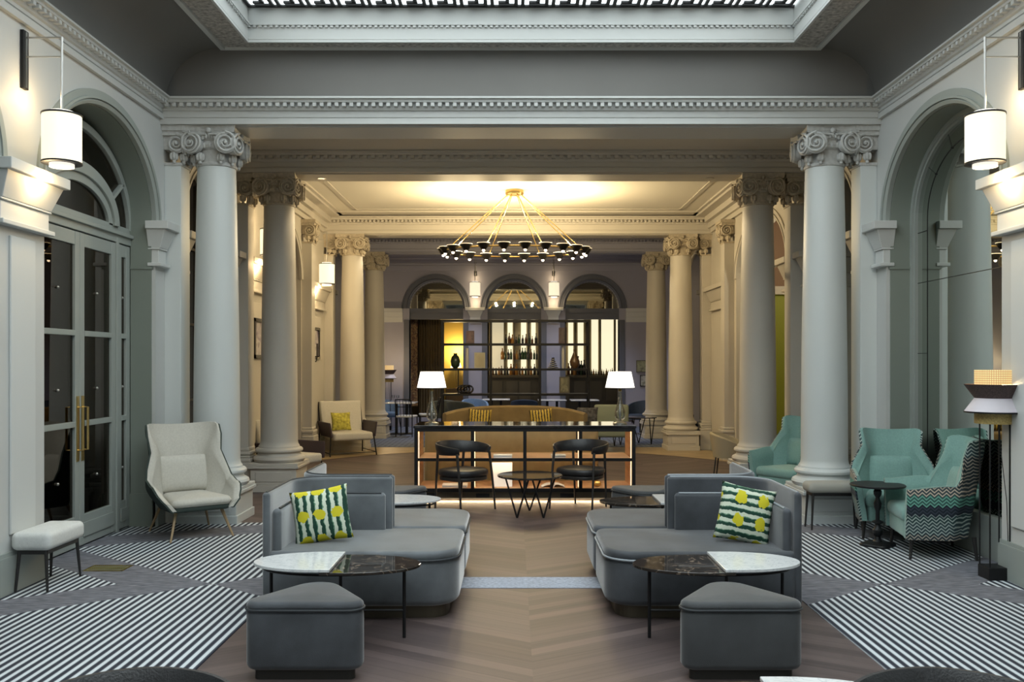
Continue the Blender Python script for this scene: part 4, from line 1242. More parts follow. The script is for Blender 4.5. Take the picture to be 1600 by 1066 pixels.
# ---- chandelier
t = empty('chandelier', (.01, 14.6, 0), 0, 'wide gold ring chandelier with black cone lamps hanging on slanting rods', 'chandelier')
RZ, RR, RY = 3.475, 1.16, .74
MB().lathe([(0,4.40),(.145,4.40),(.15,4.41),(.15,4.465),(0,4.465)], n=32).build('ceiling_rose', BRASS, t)
MB().tube([(RR*math.cos(2*PI*k/64), RY*math.sin(2*PI*k/64), RZ) for k in range(64)], .013, 8, closed=True).build('ring', BRASS, t)
for k in range(8):
    a = 2*PI*(k+.5)/8; MB().tube([(.10*math.cos(a),.10*math.sin(a),4.41),(RR*math.cos(a),RY*math.sin(a),RZ)], .009, 6).build('rod', BRASS, t)
cup0 = None
BULB = emit('warm_bulb', (1,.8,.55), 7)
for k in range(22):
    a = 2*PI*k/22; p = (RR*math.cos(a), RY*math.sin(a), RZ)
    if cup0 is None:
        cup0 = MB().lathe([(.035,-.055),(.09,.02),(.10,.045),(.094,.045),(.03,-.04)], n=20).build('lamp_cup', BLACKM, t)
        rim = MB().lathe([(.092,.038),(.101,.044),(.101,.052),(.0,.052)], n=20).build('rim', emit('cup_glow', (1,.78,.45), 1.1), cup0)
        bl = MB().sphere((0,0,-.065), .024, n=10, m=8).build('bulb', BULB, cup0); cup0.location = p
    else:
        c = cup0.copy(); COL.objects.link(c); c.location = p
        for q in (rim, bl):
            d = q.copy(); COL.objects.link(d); d.parent = c
for k in range(10):
    a = 2*PI*(k+.5)/10; lamp('chandelier_light', 'POINT', (RR*.95*math.cos(a), RY*.95*math.sin(a), RZ+.30), 34, (1,.77,.43), .03, t)

# ---- recessed downlights
for (x, y, z, lab, e) in ((-2.53, 11.8, SOF, 'tiny recessed downlight under the second beam at left', 30), (2.58, 11.8, SOF, 'tiny recessed downlight under the second beam at right', 30),
                 (-2.6, 17.2, SOF, 'tiny recessed downlight under the third beam at left', 40), (2.3, 17.2, SOF, 'tiny recessed downlight under the third beam at right', 40),
                 (-1.2, 21.6, 4.56, 'added downlight out of view in the far ceiling at left', 280), (1.4, 21.6, 4.56, 'added downlight out of view in the far ceiling at right', 280)):  # far pair is added out of view to brighten and cool the back room
    zz = z - (.012 if z == SOF else 0)
    t = empty('downlight', (x, y, zz), 0, lab, 'downlight', 'recessed downlights')
    MB().lathe([(.035,-.004),(.055,-.006),(.055,0),(.035,0)], n=20).build('trim_ring', NICKEL, t); MB().lathe([(0,-.003),(.035,-.003),(.035,0),(0,0)], n=20).build('lens', BULB, t)
    lamp('downlight_light', 'SPOT', (0,0,-.03), e, (1,.82,.55) if y < 20 else (.85,.88,1), .03, t, (0,0,0), math.radians(95))

# ---- console shelf unit
cxo, cyo = .13, 10.62
t = empty('console_shelf', (cxo, cyo, 0), 0, 'long low open bookcase console with pink-lit timber shelves and black frame', 'console')
Wc, Dc = 1.29, .72
MB().box(-Wc-.03,Wc+.03,-.02,Dc,.88,.915).build('top', mat('black_gloss_top', (.012,.011,.012), .06, coat=1), t, smooth=False, bevel=.004)
MB().box(-Wc,Wc,.02,Dc-.03,.13,.17).build('bottom_shelf', ORK, t, smooth=False); MB().box(-Wc+.03,Wc-.03,.02,Dc-.03,.505,.525).build('shelf', ORK, t, smooth=False)
MB().box(-Wc,Wc,-.005,.02,.125,.165).box(-Wc,Wc,-.005,.02,.49,.525).build('shelf_edge', BLACKM, t, smooth=False)
pl_ = MB().box(-Wc+.04,Wc-.04,.03,Dc-.05,.05,.128).build('plinth', BRONZE, t, smooth=False)
MB().box(-Wc+.1,Wc-.1,.25,Dc-.12,0,.05).build('foot', BLACKM, t, smooth=False)
for x in (-1.14,-.50,.50,1.14):
    MB().box(x-.08,x+.08,.022,.031,.055,.105).build('socket_plate', BLACKM, t, smooth=False)
for x in (-Wc, -.62, 0, .66, Wc):
    MB().box(x-.02,x+.02,-.008,.024,0 if abs(x) > 1 else .128,.88).build('post', BLACKM, t, smooth=False)
for x in (-Wc+.005, Wc-.005): MB().box(x-.012,x+.012,.02,Dc-.03,.13,.88).build('side_panel', ORK, t, smooth=False)
for x in (-Wc+.026, Wc-.034, -.62+.021, .66-.029): MB().box(x,x+.008,.026,.034,.18,.86).build('led_strip', emit('led_strip_soft', (1,.66,.34), 2.2), t, smooth=False)
for x in (-.62, 0, .66): MB().box(x-.008,x+.008,Dc-.06,Dc-.03,.13,.88).build('rear_post', BLACKM, t, smooth=False)
LED = emit('led_strip', (1,.75,.45), 60)
MB().box(-Wc+.06,Wc-.06,.13,.15,.046,.049).build('led_strip', LED, t, smooth=False)
ll = lamp('console_glow', 'AREA', (0,.10,.044), 30, (1,.74,.42), 2.4, t, (math.radians(25),0,0)); ll.data.shape = 'RECTANGLE'; ll.data.size_y = .06
MB().box(-Wc,Wc,-.012,.02,.842,.88).build('apron', BLACKM, t, smooth=False)
MB().box(-Wc+.03,Wc-.03,.03,.037,.865,.872).build('led_strip', LED, t, smooth=False)
MB().box(-Wc+.03,Wc-.03,.03,.037,.498,.505).build('led_strip', LED, t, smooth=False)
# things on the console shelves
def wbox(name, x0,x1,y0,y1,z0,z1, m, label, cat, group=None, bev=.003):
    cx_, cy_ = (x0+x1)/2, (y0+y1)/2
    o = MB().box(x0-cx_,x1-cx_,y0-cy_,y1-cy_,0,z1-z0).build(name, m, None, smooth=False, bevel=bev); o.location = (cx_,cy_,z0)
    tag(o, label, cat, group); return o
def book(x0,x1,y0,y1,z0,h,label,rz=0):
    t = empty('book', ((x0+x1)/2,(y0+y1)/2,z0), rz, label, 'book', 'books in the console'); a,b = (x1-x0)/2,(y1-y0)/2
    MB().box(-a+.006,a-.006,-b+.006,b-.006,.004,h-.004).build('pages', PAPER, t, smooth=False)
    MB().box(-a,a,-b,b,0,.004).box(-a,a,-b,b,h-.004,h).box(-a,a,b-.004,b,0,h).build('cover', PAPER, t, smooth=False)
X_ = lambda px: (px-803)/F*cyo
book(-.245,-.02,10.66,10.86,.525,.03,'pale book lying on the middle shelf of the console at left'); book(.45,.62,10.66,10.86,.525,.028,'pale book lying on the middle shelf behind the right chair')
book(-.86,-.56,10.68,10.92,.17,.025,'flat pale magazine on the bottom shelf behind the left chair')
sb = wbox('display_book', -.265,-.02,10.75,10.78,.17,.46, emit('lit_page', (1,.9,.8), .25, (.8,.77,.72)), 'upright white page-like book standing on the bottom shelf of the console', 'book')  # faint emission stands for shelf light falling on the page
t = empty('open_book', (.47,10.78,.17), 0, 'open book spread on the bottom shelf of the console', 'book')
mb = MB()
for s_ in (-1,1):
    vs = [(s_*.14*k/6, y, .035*math.sin(PI*(k/6)**.6)+.004) for y in (-.1,.1) for k in range(7)]
    mb.add(vs+[(x,y,z-.004) for x,y,z in vs], [(k,k+1,8+k,7+k) for k in range(6)]+[(14+k,21+k,22+k,15+k) for k in range(6)]+[(k,14+k,15+k,k+1) for k in range(6)]+[(7+k,8+k,22+k,21+k) for k in range(6)]+[(6,20,27,13)])
mb.build('pages', PAPER, t)
fb = MB().sphere((0,0,.04), .05, 1,1,.8).build('ornament', mat('gold_ornament', (.6,.45,.15), .3, .8)); fb.location = (1.0,10.75,.17); tag(fb, 'little gilded ornament on the bottom shelf at right', 'ornament')

# ---- table lamps with glass bases
LSH = emit('lit_lamp_shade', (1,.93,.82), 1.6)
def make_table_lamp():
    t = empty('table_lamp')
    MB().lathe([(0,0),(.085,0),(.085,.012),(.06,.02),(.03,.035),(0,.035)], n=32).build('base', NICKEL, t)
    MB().lathe([(.02,.035),(.055,.06),(.068,.10),(.066,.15),(.045,.21),(.026,.28),(.02,.34),(.018,.40),(.014,.40),(.016,.33),(.02,.28),(.038,.21),(.056,.15),(.058,.10),(.045,.065),(.01,.045)], n=32).build('glass_body', CLEAR, t)
    MB().lathe([(.006,.035),(.014,.08),(.02,.12),(.012,.2),(.007,.3),(.007,.42)], n=12).build('stem', NICKEL, t)
    MB().lathe([(.017,.395),(.02,.40),(.012,.45),(0,.45)], n=16).build('socket', BRASS, t)
    MB().lathe([(.175,.44),(.178,.44),(.137,.635),(.134,.635)], n=48).build('lamp_shade', LSH, t)
    MB().lathe([(.176,.432),(.1795,.432),(.1795,.441),(.176,.441)], n=48).build('shade_rim', BLACKM, t)
    return t
tl = make_table_lamp(); tl.location = (-1.0, 10.9, .915); tag(tl, 'table lamp with white shade and clear glass body on the left end of the console', 'table lamp', 'glass table lamps on the console')
t2 = dup(tl, (1.29, 10.9, .915), 0, 'table lamp with white shade and clear glass body on the right end of the console')
for o in (tl, t2): lamp('table_lamp_light', 'POINT', (0,0,.54), 9, (1,.82,.58), .06, o)

# ---- black leather armchairs
def make_black_chair():
    t = empty('leather_armchair')      # faces -y
    r_ = .27
    P = []
    for k in range(36):
        a = 2*PI*k/36; c, s_ = math.cos(a), math.sin(a); e = .75
        P.append((.262*abs(c)**e*(1 if c>0 else -1), .25*abs(s_)**e*(1 if s_>0 else -1)))
    MB().rprism(P, .385, .465, .035, 5, crown=.012).build('seat', LEATHER, t)
    MB().rprism(off(P,.012), .345, .385, .008, 2).build('seat_frame', BLACKW, t)
    # curved rail
    ns = 36; vs = []; prof = 10
    for i in range(ns+1):
        a = math.radians(-38 + 256*i/ns); q = abs(2*i/ns-1)
        rx, ry = .30, .285; c, s_ = math.cos(a), math.sin(a); h = .072 - .034*q**2; zc = .675 + .022*(1-q**1.5); th = .020 - .004*q
        for k in range(prof):
            w = 2*PI*k/prof; cr, cz = th*math.cos(w), h*math.sin(w)
            vs.append(((rx+cr+.015*math.sin(w))*c, (ry+cr+.015*math.sin(w))*s_, zc+cz))
    fs = [(i*prof+k, i*prof+(k+1)%prof, (i+1)*prof+(k+1)%prof, (i+1)*prof+k) for i in range(ns) for k in range(prof)]
    fs += [tuple(range(prof)), tuple(ns*prof+k for k in reversed(range(prof)))]
    MB().add(vs, fs).build('backrest', LEATHER, t)
    for x, y, x1, y1 in ((-.27,-.24,-.255,-.16),(.27,-.24,.255,-.16),(-.20,.25,-.205,.20),(.20,.25,.205,.20)):
        MB().tube([(x,y,0),((x+x1)/2,(y+y1)/2,.36),(x1,y1,.655)], .011, 8, r1=.016).build('leg', BLACKW, t)
    return t
bc = make_black_chair(); bc.location = (-.57, 10.10, 0); bc.rotation_euler = (0,0,math.radians(48))
G = 'black leather armchairs'
tag(bc, 'black leather armchair with curved rail left of the round glass table', 'armchair', G)
dup(bc, (.76, 10.22, 0), math.radians(-32), 'black leather armchair with curved rail right of the round glass table')
dup(bc, (-1.03, 2.31, 0), math.radians(10), 'dark chair back just entering the bottom left corner of the view')
dup(bc, (1.19, 2.31, 0), math.radians(-4), 'dark chair back just entering the bottom right corner of the view')

# ---- round side table on hairpin V legs
t = empty('side_table', (.175, 9.78, 0), 0, 'small round smoked table on black V-shaped legs between the leather armchairs', 'table')
MB().lathe([(0,.415),(.35,.415),(.355,.42),(.355,.432),(.35,.436),(0,.436)], n=48).build('tabletop', mat('smoked_top', (.03,.022,.018), .08, coat=1), t)
for k in range(3):
    a = math.radians(-57 + 0) if k == 0 else (math.radians(-123) if k == 1 else math.radians(90))
    f_ = (.26*math.cos(a), .26*math.sin(a), 0)
    mb = MB()
    for d in (-.5, .5): mb.tube([f_, (.30*math.cos(a+d), .30*math.sin(a+d), .415)], .011, 6)
    mb.build('leg', BLACKM, t)

# ---- mustard curved sofa behind the console
def curved_sofa(R, a0, a1, zb, zt, m, y0, label, crest):
    t = empty('curved_sofa', (0,0,0), 0, label, 'sofa')
    n = 30
    def arc(r, k): a = math.radians(a0 + (a1-a0)*k/n); return (r*math.cos(a), r*math.sin(a))
    P = [arc(R, k) for k in range(n+1)]; Q = [arc(R-.14, k) for k in range(n+1)]
    vs = []; 
    for k in range(n+1):
        q = abs(2*k/n-1); h = zt - crest*q**3
        for (x,y),z in ((P[k],zb),(P[k],h-.03),(((P[k][0]*.7+Q[k][0]*.3),(P[k][1]*.7+Q[k][1]*.3)),h),(((P[k][0]*.3+Q[k][0]*.7),(P[k][1]*.3+Q[k][1]*.7)),h),(Q[k],h-.03),(Q[k],zb)): vs.append((x,y,z))
    fs = [(i*6+j,i*6+(j+1)%6,(i+1)*6+(j+1)%6,(i+1)*6+j) for i in range(n) for j in range(6)] + [tuple(range(6)), tuple(n*6+j for j in reversed(range(6)))]
    MB().add(vs, fs).build('backrest', m, t)
    S = [arc(R-.12,k) for k in range(n+1)] + [arc(R-.78,k) for k in range(n,-1,-1)]
    MB().rprism(S, .12, .42, .04, 4).build('seat', m, t); MB().prism(off(S,.05), 0, .13).build('plinth_base', BLACKW, t, smooth=False)
    return t
cs = curved_sofa(2.3, 55, 125, .14, .87, MUSTARD, 0, 'curved mustard velvet sofa facing the camera behind the console', .12); cs.location = (.02, 14.4, 0)
bs_ = empty('banquette', (-.03, 11.62, 0), 0, 'mustard fabric banquette back seen through the open console', 'sofa')
MB().rprism(densify(rpoly([(-1.13,0),(1.13,0),(1.13,.14),(-1.13,.14)], .05, 5), .1), .10, .86, .03, 4).build('backrest', MUSTARDB, bs_)
MB().rprism(densify(rpoly([(-1.1,.10),(1.1,.10),(1.1,.80),(-1.1,.80)], .06, 5), .1), .12, .42, .04, 4).build('seat', MUSTARDB, bs_)
for sx in (-1,1):
    for yy in (.08,.7): MB().tube([(sx*1.0,yy,0),(sx*1.0,yy,.13)], .02, 8).build('leg', BLACKW, bs_)
gp = m_pillow('gold_black_print', True, True)
for x, y, z, ry, lab in ((-.62,16.27,.60,.05,'gold cushion with black stripes at the left of the mustard sofa'),(.50,16.30,.60,-.1,'gold cushion with black stripes at the right of the mustard sofa')):
    o = pillow('cushion', .42, .40, .13, gp); o.location = (x,y,z+.02); o.rotation_euler = (-.2,ry,0); tag(o, lab, 'cushion', 'gold striped cushions')
# ================================================================== FAR ROOM
# étagère behind the mustard sofa
YE = 20.0
def EX(px): return (px-803)/F*YE
def EZ(py): return EYE-(py-568)/F*YE
t = empty('etagere', (0, YE, 0), 0, 'wide black open shelving frame holding vases and pictures before the bar', 'shelf')
def ebar(name, x0,x1,z0,z1, y0=-.18,y1=.18): return MB().box(x0,x1,y0,y1,z0,z1).build(name, BLACKM, t, smooth=False)
for py in (502, 538.5, 577.5, 616.5, 648): ebar('shelf', EX(690), EX(921), EZ(py)-.024, EZ(py)+.024)
for px in (691.5, 767, 843.5, 919):
    for yy in (-.17,.17): ebar('upright', EX(px)-.022, EX(px)+.022, 0, EZ(502), yy-.015, yy+.015)
ebar('divider', EX(826.6)-.012, EX(826.6)+.012, EZ(577.5), EZ(502), -.01,.01); ebar('divider', EX(883.5)-.012, EX(883.5)+.012, EZ(538.5), EZ(502), -.01,.01)
ebar('divider', EX(716)-.012, EX(716)+.012, EZ(616.5), EZ(577.5), -.01,.01)
def onshelf(py): return EZ(py)+.025
def vase(px, py, prof, m, label, name='vase', s=1):
    o = MB().lathe([(r*s,z*s) for r,z in prof], n=24).build(name, m); o.location = (EX(px), YE, onshelf(py)); return tag(o, label, name.replace('_',' '))
vase(711.5, 577.5, [(.04,0),(.09,.05),(.11,.16),(.085,.26),(.04,.30),(.045,.34),(.0,.34)], mat('dark_green_ceramic',(.03,.05,.03),.25), 'dark green vase on the third shelf of the black shelving')
vase(898, 577.5, [(.05,0),(.10,.06),(.115,.15),(.06,.28),(.03,.36),(.035,.42),(0,.42)], mat('brown_ceramic',(.14,.08,.04),.3), 'brown long-necked vase on the shelving at right')
vase(730, 577.5, [(.03,0),(.035,.02),(.035,.45),(0,.45)], mat('white_ceramic',(.7,.7,.68),.4), 'slim white cylinder vase on the black shelving')
vase(880, 577.5, [(.03,0),(.035,.02),(.035,.50),(0,.50)], MATS['white_ceramic'], 'tall slim white cylinder on the shelving beside the brown vase')
def eframe(px0,px1,py0,py1, m, fm, label):
    t2 = empty('framed_picture', (EX((px0+px1)/2), YE+.02, 0), 0, label, 'picture')
    a = (EX(px1)-EX(px0))/2; z0 = EZ(py1); z1 = EZ(py0)
    MB().box(-a,a,0,.02,z0,z1).build('frame', fm, t2, smooth=False); MB().box(-a+.03,a-.03,-.004,.0,z0+.03,z1-.03).build('picture', m, t2, smooth=False)
    return t2
eframe(741,758,551,575.3, m_art('sketch_art',[(.55,.50,.36),(.62,.58,.42),(.35,.25,.12)],3), mat('pale_frame',(.6,.58,.45),.5), 'small framed sketch in pale frame on the third shelf')
eframe(728,741,517,536.5, m_art('portrait_art',[(.10,.06,.07),(.25,.16,.17),(.08,.08,.10)],4), mat('mauve_frame',(.16,.11,.12),.5), 'dark mauve portrait on the upper shelf at left')
eframe(873,886,512,536.5, m_art('portrait_art2',[(.07,.06,.06),(.18,.15,.15),(.05,.05,.06)],4), mat('mauve_frame',(.16,.11,.12),.5), 'dark portrait on the upper shelf at right')
eframe(874,890,589,614.5, m_art('olive_art',[(.12,.12,.08),(.3,.29,.2),(.07,.07,.05)],4), mat('olive_frame',(.12,.11,.08),.5), 'olive toned picture on the fourth shelf at right')
t2 = empty('stacked_ornament', (EX(864), YE, onshelf(577.5)), 0, 'dark stacked sculpture with silver discs on the third shelf', 'ornament')
mb = MB()
for k in range(5): mb.lathe([(0,0),(.12-.02*k,.01),(.12-.02*k,.03),(0,.04)], c=(0,0,.045*k), n=16)
mb.build('discs', NICKEL, t2); MB().tube([(0,0,0),(0,0,.24)], .03, 8).build('core', BLACKW, t2)
t2 = empty('sculpture', (EX(727), YE, onshelf(616.5)), 0, 'dark knotted sculpture lying on the fourth shelf at left', 'ornament')
mb = MB()
for k in range(3): mb.tube([(.10*math.cos(a)+.07*k-.07, .05*math.sin(2*a), .09+.08*math.sin(a)) for a in [2*PI*i/24 for i in range(24)]], .022, 8, closed=True)
mb.build('loops', BLACKW, t2)
# books / stacked objects behind the 4th shelf
rnd = random.Random(3)
for k, (px, w, h, m) in enumerate(((776,26,.16,'g'),(783,30,.10,'g'),(818,28,.12,'g'),(826,22,.18,'g'),(905,20,.2,'b'))):
    pass

# ---- bar room behind the openings
mb = MB(); mb.box(-4.1,4.2,26.6,26.7,0,4.6); mb.box(-4.2,-4.1,23.3,26.7,0,4.6); mb.box(4.1,4.2,23.3,26.7,0,4.6)
struct(mb.build('wall_back', mat('bar_wall',(.10,.085,.06),.7), smooth=False))
mb = MB(); mb.box(-4.2,4.2,23.6,26.7,3.1,3.2); struct(mb.build('ceiling', mat('bar_ceiling',(.12,.10,.07),.8), smooth=False))
YK = 25.6
def KX(px): return (px-803)/F*YK
def KZ(py): return EYE-(py-568)/F*YK
t = empty('back_bar', (0, YK, 0), 0, 'backlit bar cabinet with glowing vertical panels behind the middle and right openings', 'bar cabinet')
MB().box(KX(764),KX(985),.10,.14,KZ(586),3.0).build('back_panel', mat('champagne_panel',(.30,.25,.14),.35), t, smooth=False)
GLOW = emit('backlit_panel', (1,.90,.62), 1.0, (.4,.36,.25)); GLOW2 = emit('backlit_panel_dim', (1,.92,.66), .42, (.4,.36,.25))
for a,b,g in ((768,787,1),(793,801,0),(814,822.5,0),(830,837,0),(848,853,0),(888,896,0),(903,912,0),(924.5,935,0),(940,959,0),(963,969,0),(974,982,0)):
    MB().box(KX(a),KX(b),.06,.10,KZ(584),2.98).build('light_panel', GLOW2 if g else GLOW, t, smooth=False)
for px in (789,804,826,842,860,899,916,938,961,971): MB().box(KX(px)-.02,KX(px)+.02,.03,.10,KZ(590),3.0).build('mullion', mat('brown_mullion',(.09,.07,.04),.4), t, smooth=False)
MB().box(KX(764),KX(985),-.30,.14,KZ(590),KZ(586)).build('counter', BRONZE, t, smooth=False); MB().box(KX(764),KX(985),-.26,.14,0,KZ(590)).build('cabinet', mat('bar_front',(.04,.038,.032),.5), t, smooth=False)
for i, px in enumerate((776, 800, 820, 880, 905, 930, 955)):
    MB().box(KX(px)-.16,KX(px)+.16,-.275,-.26,.6,1.15).build('cabinet_door', mat('bar_door',(.06,.055,.045),.4), t, smooth=False)
for z, a, b in ((KZ(539),790,845),(KZ(562),783,842)): MB().box(KX(a),KX(b),-.10,.04,z-.012,z).build('glass_shelf', CLEAR, t, smooth=False)
BOT = [mat('bottle_%s' % n, c, .12) for n, c in (('green',(.01,.03,.012)),('brown',(.05,.02,.008)),('black',(.008,.008,.01)),('amber',(.22,.10,.02)))]
protoB_ = {}
def bottle(x, y, z, h, k, lab):
    if k not in protoB_:
        o = MB().lathe([(0,0),(.042,0),(.044,.01),(.044,.19),(.03,.235),(.014,.27),(.014,.32),(.018,.325),(.018,.345),(0,.345)], n=14).build('bottle', BOT[k], ang=50); protoB_[k] = o
    else: o = protoB_[k].copy(); COL.objects.link(o)
    o.location = (x,y,z); s_ = h/.345; o.scale = (s_*(1 if k != 3 else 1.25), s_, s_); tag(o, lab, 'bottle', 'bottles before the backlit bar panels'); return o
r = random.Random(11)
def row(a, b, n, z, y, h0, h1, where):
    for i in range(n):
        px = a + (b-a)*(i+.5)/n + r.uniform(-1,1)*.6
        bottle(KX(px), YK+y, z, r.uniform(h0,h1), r.choice((0,1,2,2,3)), where)
row(788,840,10,KZ(539)+.001,-.03,.22,.36,'dark bottle on the top glass shelf of the bar, against the glowing panels')
row(783,841,13,KZ(562)+.001,-.03,.24,.34,'dark bottle on the lower glass shelf of the bar, against the glowing panels')
row(768,842,16,KZ(586),-.12,.20,.32,'bottle standing on the counter behind the middle opening of the bar')
row(886,915,6,KZ(586),-.12,.30,.55,'bottle on the bar counter at the left side of the right opening')
row(916,960,14,KZ(586),-.20,.14,.20,'small glass-like bottle in the row on the bar counter behind the right lamp')
lamp('bar_light', 'AREA', (0.6,-.9,2.9), 14, (1,.85,.6), .8, t)
# left opening: brown curtain, patterned panel and warm lit niche
t = empty('curtain', (0,24.3,0), 0, 'brown curtain hanging inside the left opening', 'curtain')
def QX(px): return (px-803)/F*24.3
mb = MB(); vs = []; n = 60
for i in range(n+1):
    x = QX(655)+(QX(690)-QX(655))*i/n; y = .05*math.sin(i*.9)
    vs += [(x,y,0),(x,y,2.9),(x,y+.02,0),(x,y+.02,2.9)]
mb.add(vs, [f for i in range(n) for f in ((i*4,i*4+4,i*4+5,i*4+1),(i*4+2,i*4+3,i*4+7,i*4+6),(i*4+1,i*4+5,i*4+7,i*4+3))])
mb.build('cloth', mat('brown_curtain',(.17,.13,.07),.8), t)
o = MB().box(QX(642),QX(653),0,.04,.5,2.85).build('patterned_panel', m_art('gilded_panel',[(.05,.02,.02),(.45,.28,.12),(.10,.03,.03),(.55,.42,.22)],9), smooth=False); o.location=(0,24.2,0)
tag(o, 'narrow gilded and dark red patterned panel at the left edge of the left opening', 'wall panel')
mb = MB(); mb.box(QX(688),QX(732),.9,1.0,0,3.0); o = mb.build('niche', mat('ochre_wall',(.50,.34,.07),.7), smooth=False); o.location=(0,24.3,0)
struct(o); o.name = 'wall_back'
lamp('niche_light', 'POINT', (QX(712),24.9,2.0), 55, (1,.75,.35), .08)
t = empty('niche_lamp', (QX(710),25.0,1.35), 0, 'small glowing lamp inside the ochre niche behind the shelving', 'table lamp')
MB().lathe([(.10,.18),(.16,.18),(.10,.36),(.09,.36)], n=24).build('lamp_shade', LSH, t); MB().lathe([(.05,-.4),(.05,-.38),(.012,-.36),(.012,.2)], n=12).build('stem', BRASS, t)
o = MB().box(QX(694),QX(732),-.15,.15,0,.95).build('cabinet', mat('ochre_cabinet',(.10,.06,.02),.6), smooth=False, bevel=.01); o.location=(0,25.0,0); tag(o,'low brown cabinet beneath the niche lamp','cabinet')

# ---- pictures and small things on the walls
def wall_picture(u0,u1,z0,z1,art,label,side=-1):
    x = CX+side*HW; t = empty('framed_picture', (x,(u0+u1)/2,(z0+z1)/2), 0, label, 'picture'); a,b=(u1-u0)/2,(z1-z0)/2
    s_ = -side
    def bx(mb,x0,x1,*q):
        p0,p1 = sorted((s_*x0,s_*x1)); return mb.box(p0,p1,*q)
    mb = MB()
    for q in ((-a,a,-b,-b+.05),(-a,a,b-.05,b),(-a,-a+.05,-b,b),(a-.05,a,-b,b)): bx(mb,.0,.055,*q)
    mb.build('frame', BLACKW, t, smooth=False); mb = MB(); bx(mb,.015,.03,-a+.02,a-.02,-b+.02,b-.02); mb.build('picture', art, t, smooth=False); return t
ART = m_art('mauve_abstract',[(.05,.05,.09),(.28,.24,.30),(.55,.52,.50),(.10,.08,.12)],3)
wall_picture(12.35,12.9,1.72,2.28,ART,'framed mauve abstract on the left wall beside the second column')
wall_picture(16.0,16.5,1.72,2.30,ART,'smaller looking framed abstract farther along the left wall beneath the lantern')
wall_picture(15.80,15.98,1.35,1.60,m_art('dark_relief',[(.02,.015,.01),(.10,.07,.05)],8),'tiny dark picture low on the left wall beneath the candle bracket')
t = empty('candle_bracket', (CX-HW,15.85,1.78), 0, 'small dark candle bracket on the left wall beside the framed abstract', 'wall sconce')
MB().box(0,.03,-.05,.05,-.12,.12).build('back_plate', BLACKW, t, smooth=False); MB().tube([(.02,0,-.08),(.12,0,-.10),(.14,0,-.02)],.01,6).build('arm', BLACKM, t); MB().lathe([(0,-.02),(.04,-.02),(.045,0),(.014,0),(.014,.22),(0,.22)],c=(.14,0,0),n=12).build('candle', BLACKW, t)
t = empty('security_camera', (CX+HW-.24,12.02,2.95), 0, 'small pale security camera on a bracket beside the second right pilaster', 'camera')
MB().tube([(.0,0,0),(-.14,0,0)],.012,6).build('bracket', PLASTER, t); MB().box(-.30,-.10,-.035,.035,-.10,-.03).build('housing', mat('dark_housing',(.05,.05,.05),.4), t, smooth=False, bevel=.01)
# wall plates near right of the back wall
for (px0,px1,py0,py1,lab) in ((994,1012,563,582,'small olive still life hanging on the lilac wall beside the right opening'),(1000,1011,586,604,'small black and white picture on the lilac wall beside the right opening')):
    x0,x1 = [(p-803)/60.1 for p in (px0,px1)]; z0,z1 = EYE-(py1-568)/60.1, EYE-(py0-568)/60.1
    t = empty('framed_picture', ((x0+x1)/2,YB-.03,(z0+z1)/2), 0, lab, 'picture'); a,b=(x1-x0)/2,(z1-z0)/2
    MB().box(-a,a,0,.03,-b,b).build('frame', BLACKW if '586' in str(py0) else mat('olive_frame',(.12,.11,.08),.5), t, smooth=False)
    MB().box(-a+.02,a-.02,-.005,0,-b+.02,b-.02).build('picture', m_art('still_life%d'%px0,[(.02,.02,.02),(.5,.5,.45),(.10,.12,.05)] if px0==1000 else [(.10,.11,.05),(.35,.36,.22),(.08,.07,.05)],5), t, smooth=False)

# ---- lounge chair with black frame on the left
def make_lounge(m_in, m_out):
    t = empty('lounge_armchair')
    W = .36
    MB().rprism(densify(rpoly([(-W,-.38),(W,-.38),(W,.30),(-W,.30)],.06,5),.06), .28,.42,.04,4,crown=.01).build('seat', m_in, t)
    mb = MB(); n=10; vs=[]
    for i in range(n+1):
        for j in range(n+1):
            u=2*i/n-1; v=j/n; vs.append((u*W*(1.0+.06*v), .26+.16*v-.03*math.cos(u*1.5)*(1), .36+.60*v))
    m_=len(vs); vs += [(x,y+.09,z-.02) for x,y,z in vs]
    fs=[(i*(n+1)+j,i*(n+1)+j+1,(i+1)*(n+1)+j+1,(i+1)*(n+1)+j) for i in range(n) for j in range(n)]
    bd=[(0,j) for j in range(n+1)]+[(i,n) for i in range(1,n+1)]+[(n,j) for j in range(n-1,-1,-1)]+[(i,0) for i in range(n-1,0,-1)]; bd=[i*(n+1)+j for i,j in bd]
    fs += [tuple(m_+k for k in reversed(f)) for f in fs] + [(bd[k],bd[(k+1)%len(bd)],m_+bd[(k+1)%len(bd)],m_+bd[k]) for k in range(len(bd))]
    MB().add(vs,fs).build('backrest', m_in, t, bevel=.02, ang=50)
    for s_ in (-1,1):
        MB().add([(s_*(W+.01),-.38,.34),(s_*(W+.01),.30,.34),(s_*(W+.05),.40,.60),(s_*(W+.05),-.36,.60),(s_*(W+.04),-.38,.34),(s_*(W+.04),.30,.34),(s_*(W+.08),.40,.60),(s_*(W+.08),-.36,.60)],[(0,1,2,3),(4,7,6,5),(0,4,5,1),(1,5,6,2),(2,6,7,3),(3,7,4,0)]).build('arm_panel', m_out, t, smooth=False, bevel=.01)
        MB().tube([(s_*(W+.06),-.36,0),(s_*(W+.03),-.30,.34)],.012,6).build('leg', BLACKM, t)
        MB().tube([(s_*(W+.06),.44,0),(s_*(W+.04),.36,.40),(s_*(W+.03),.50,.94)],.012,6).build('leg', BLACKM, t)
        MB().tube([(s_*(W+.06),-.36,.06),(s_*(W+.06),.44,.06)],.008,6).build('stretcher', BLACKM, t)
    MB().tube([(-W-.06,-.36,.06),(W+.06,-.36,.06)],.008,6).build('stretcher', BLACKM, t)
    return t
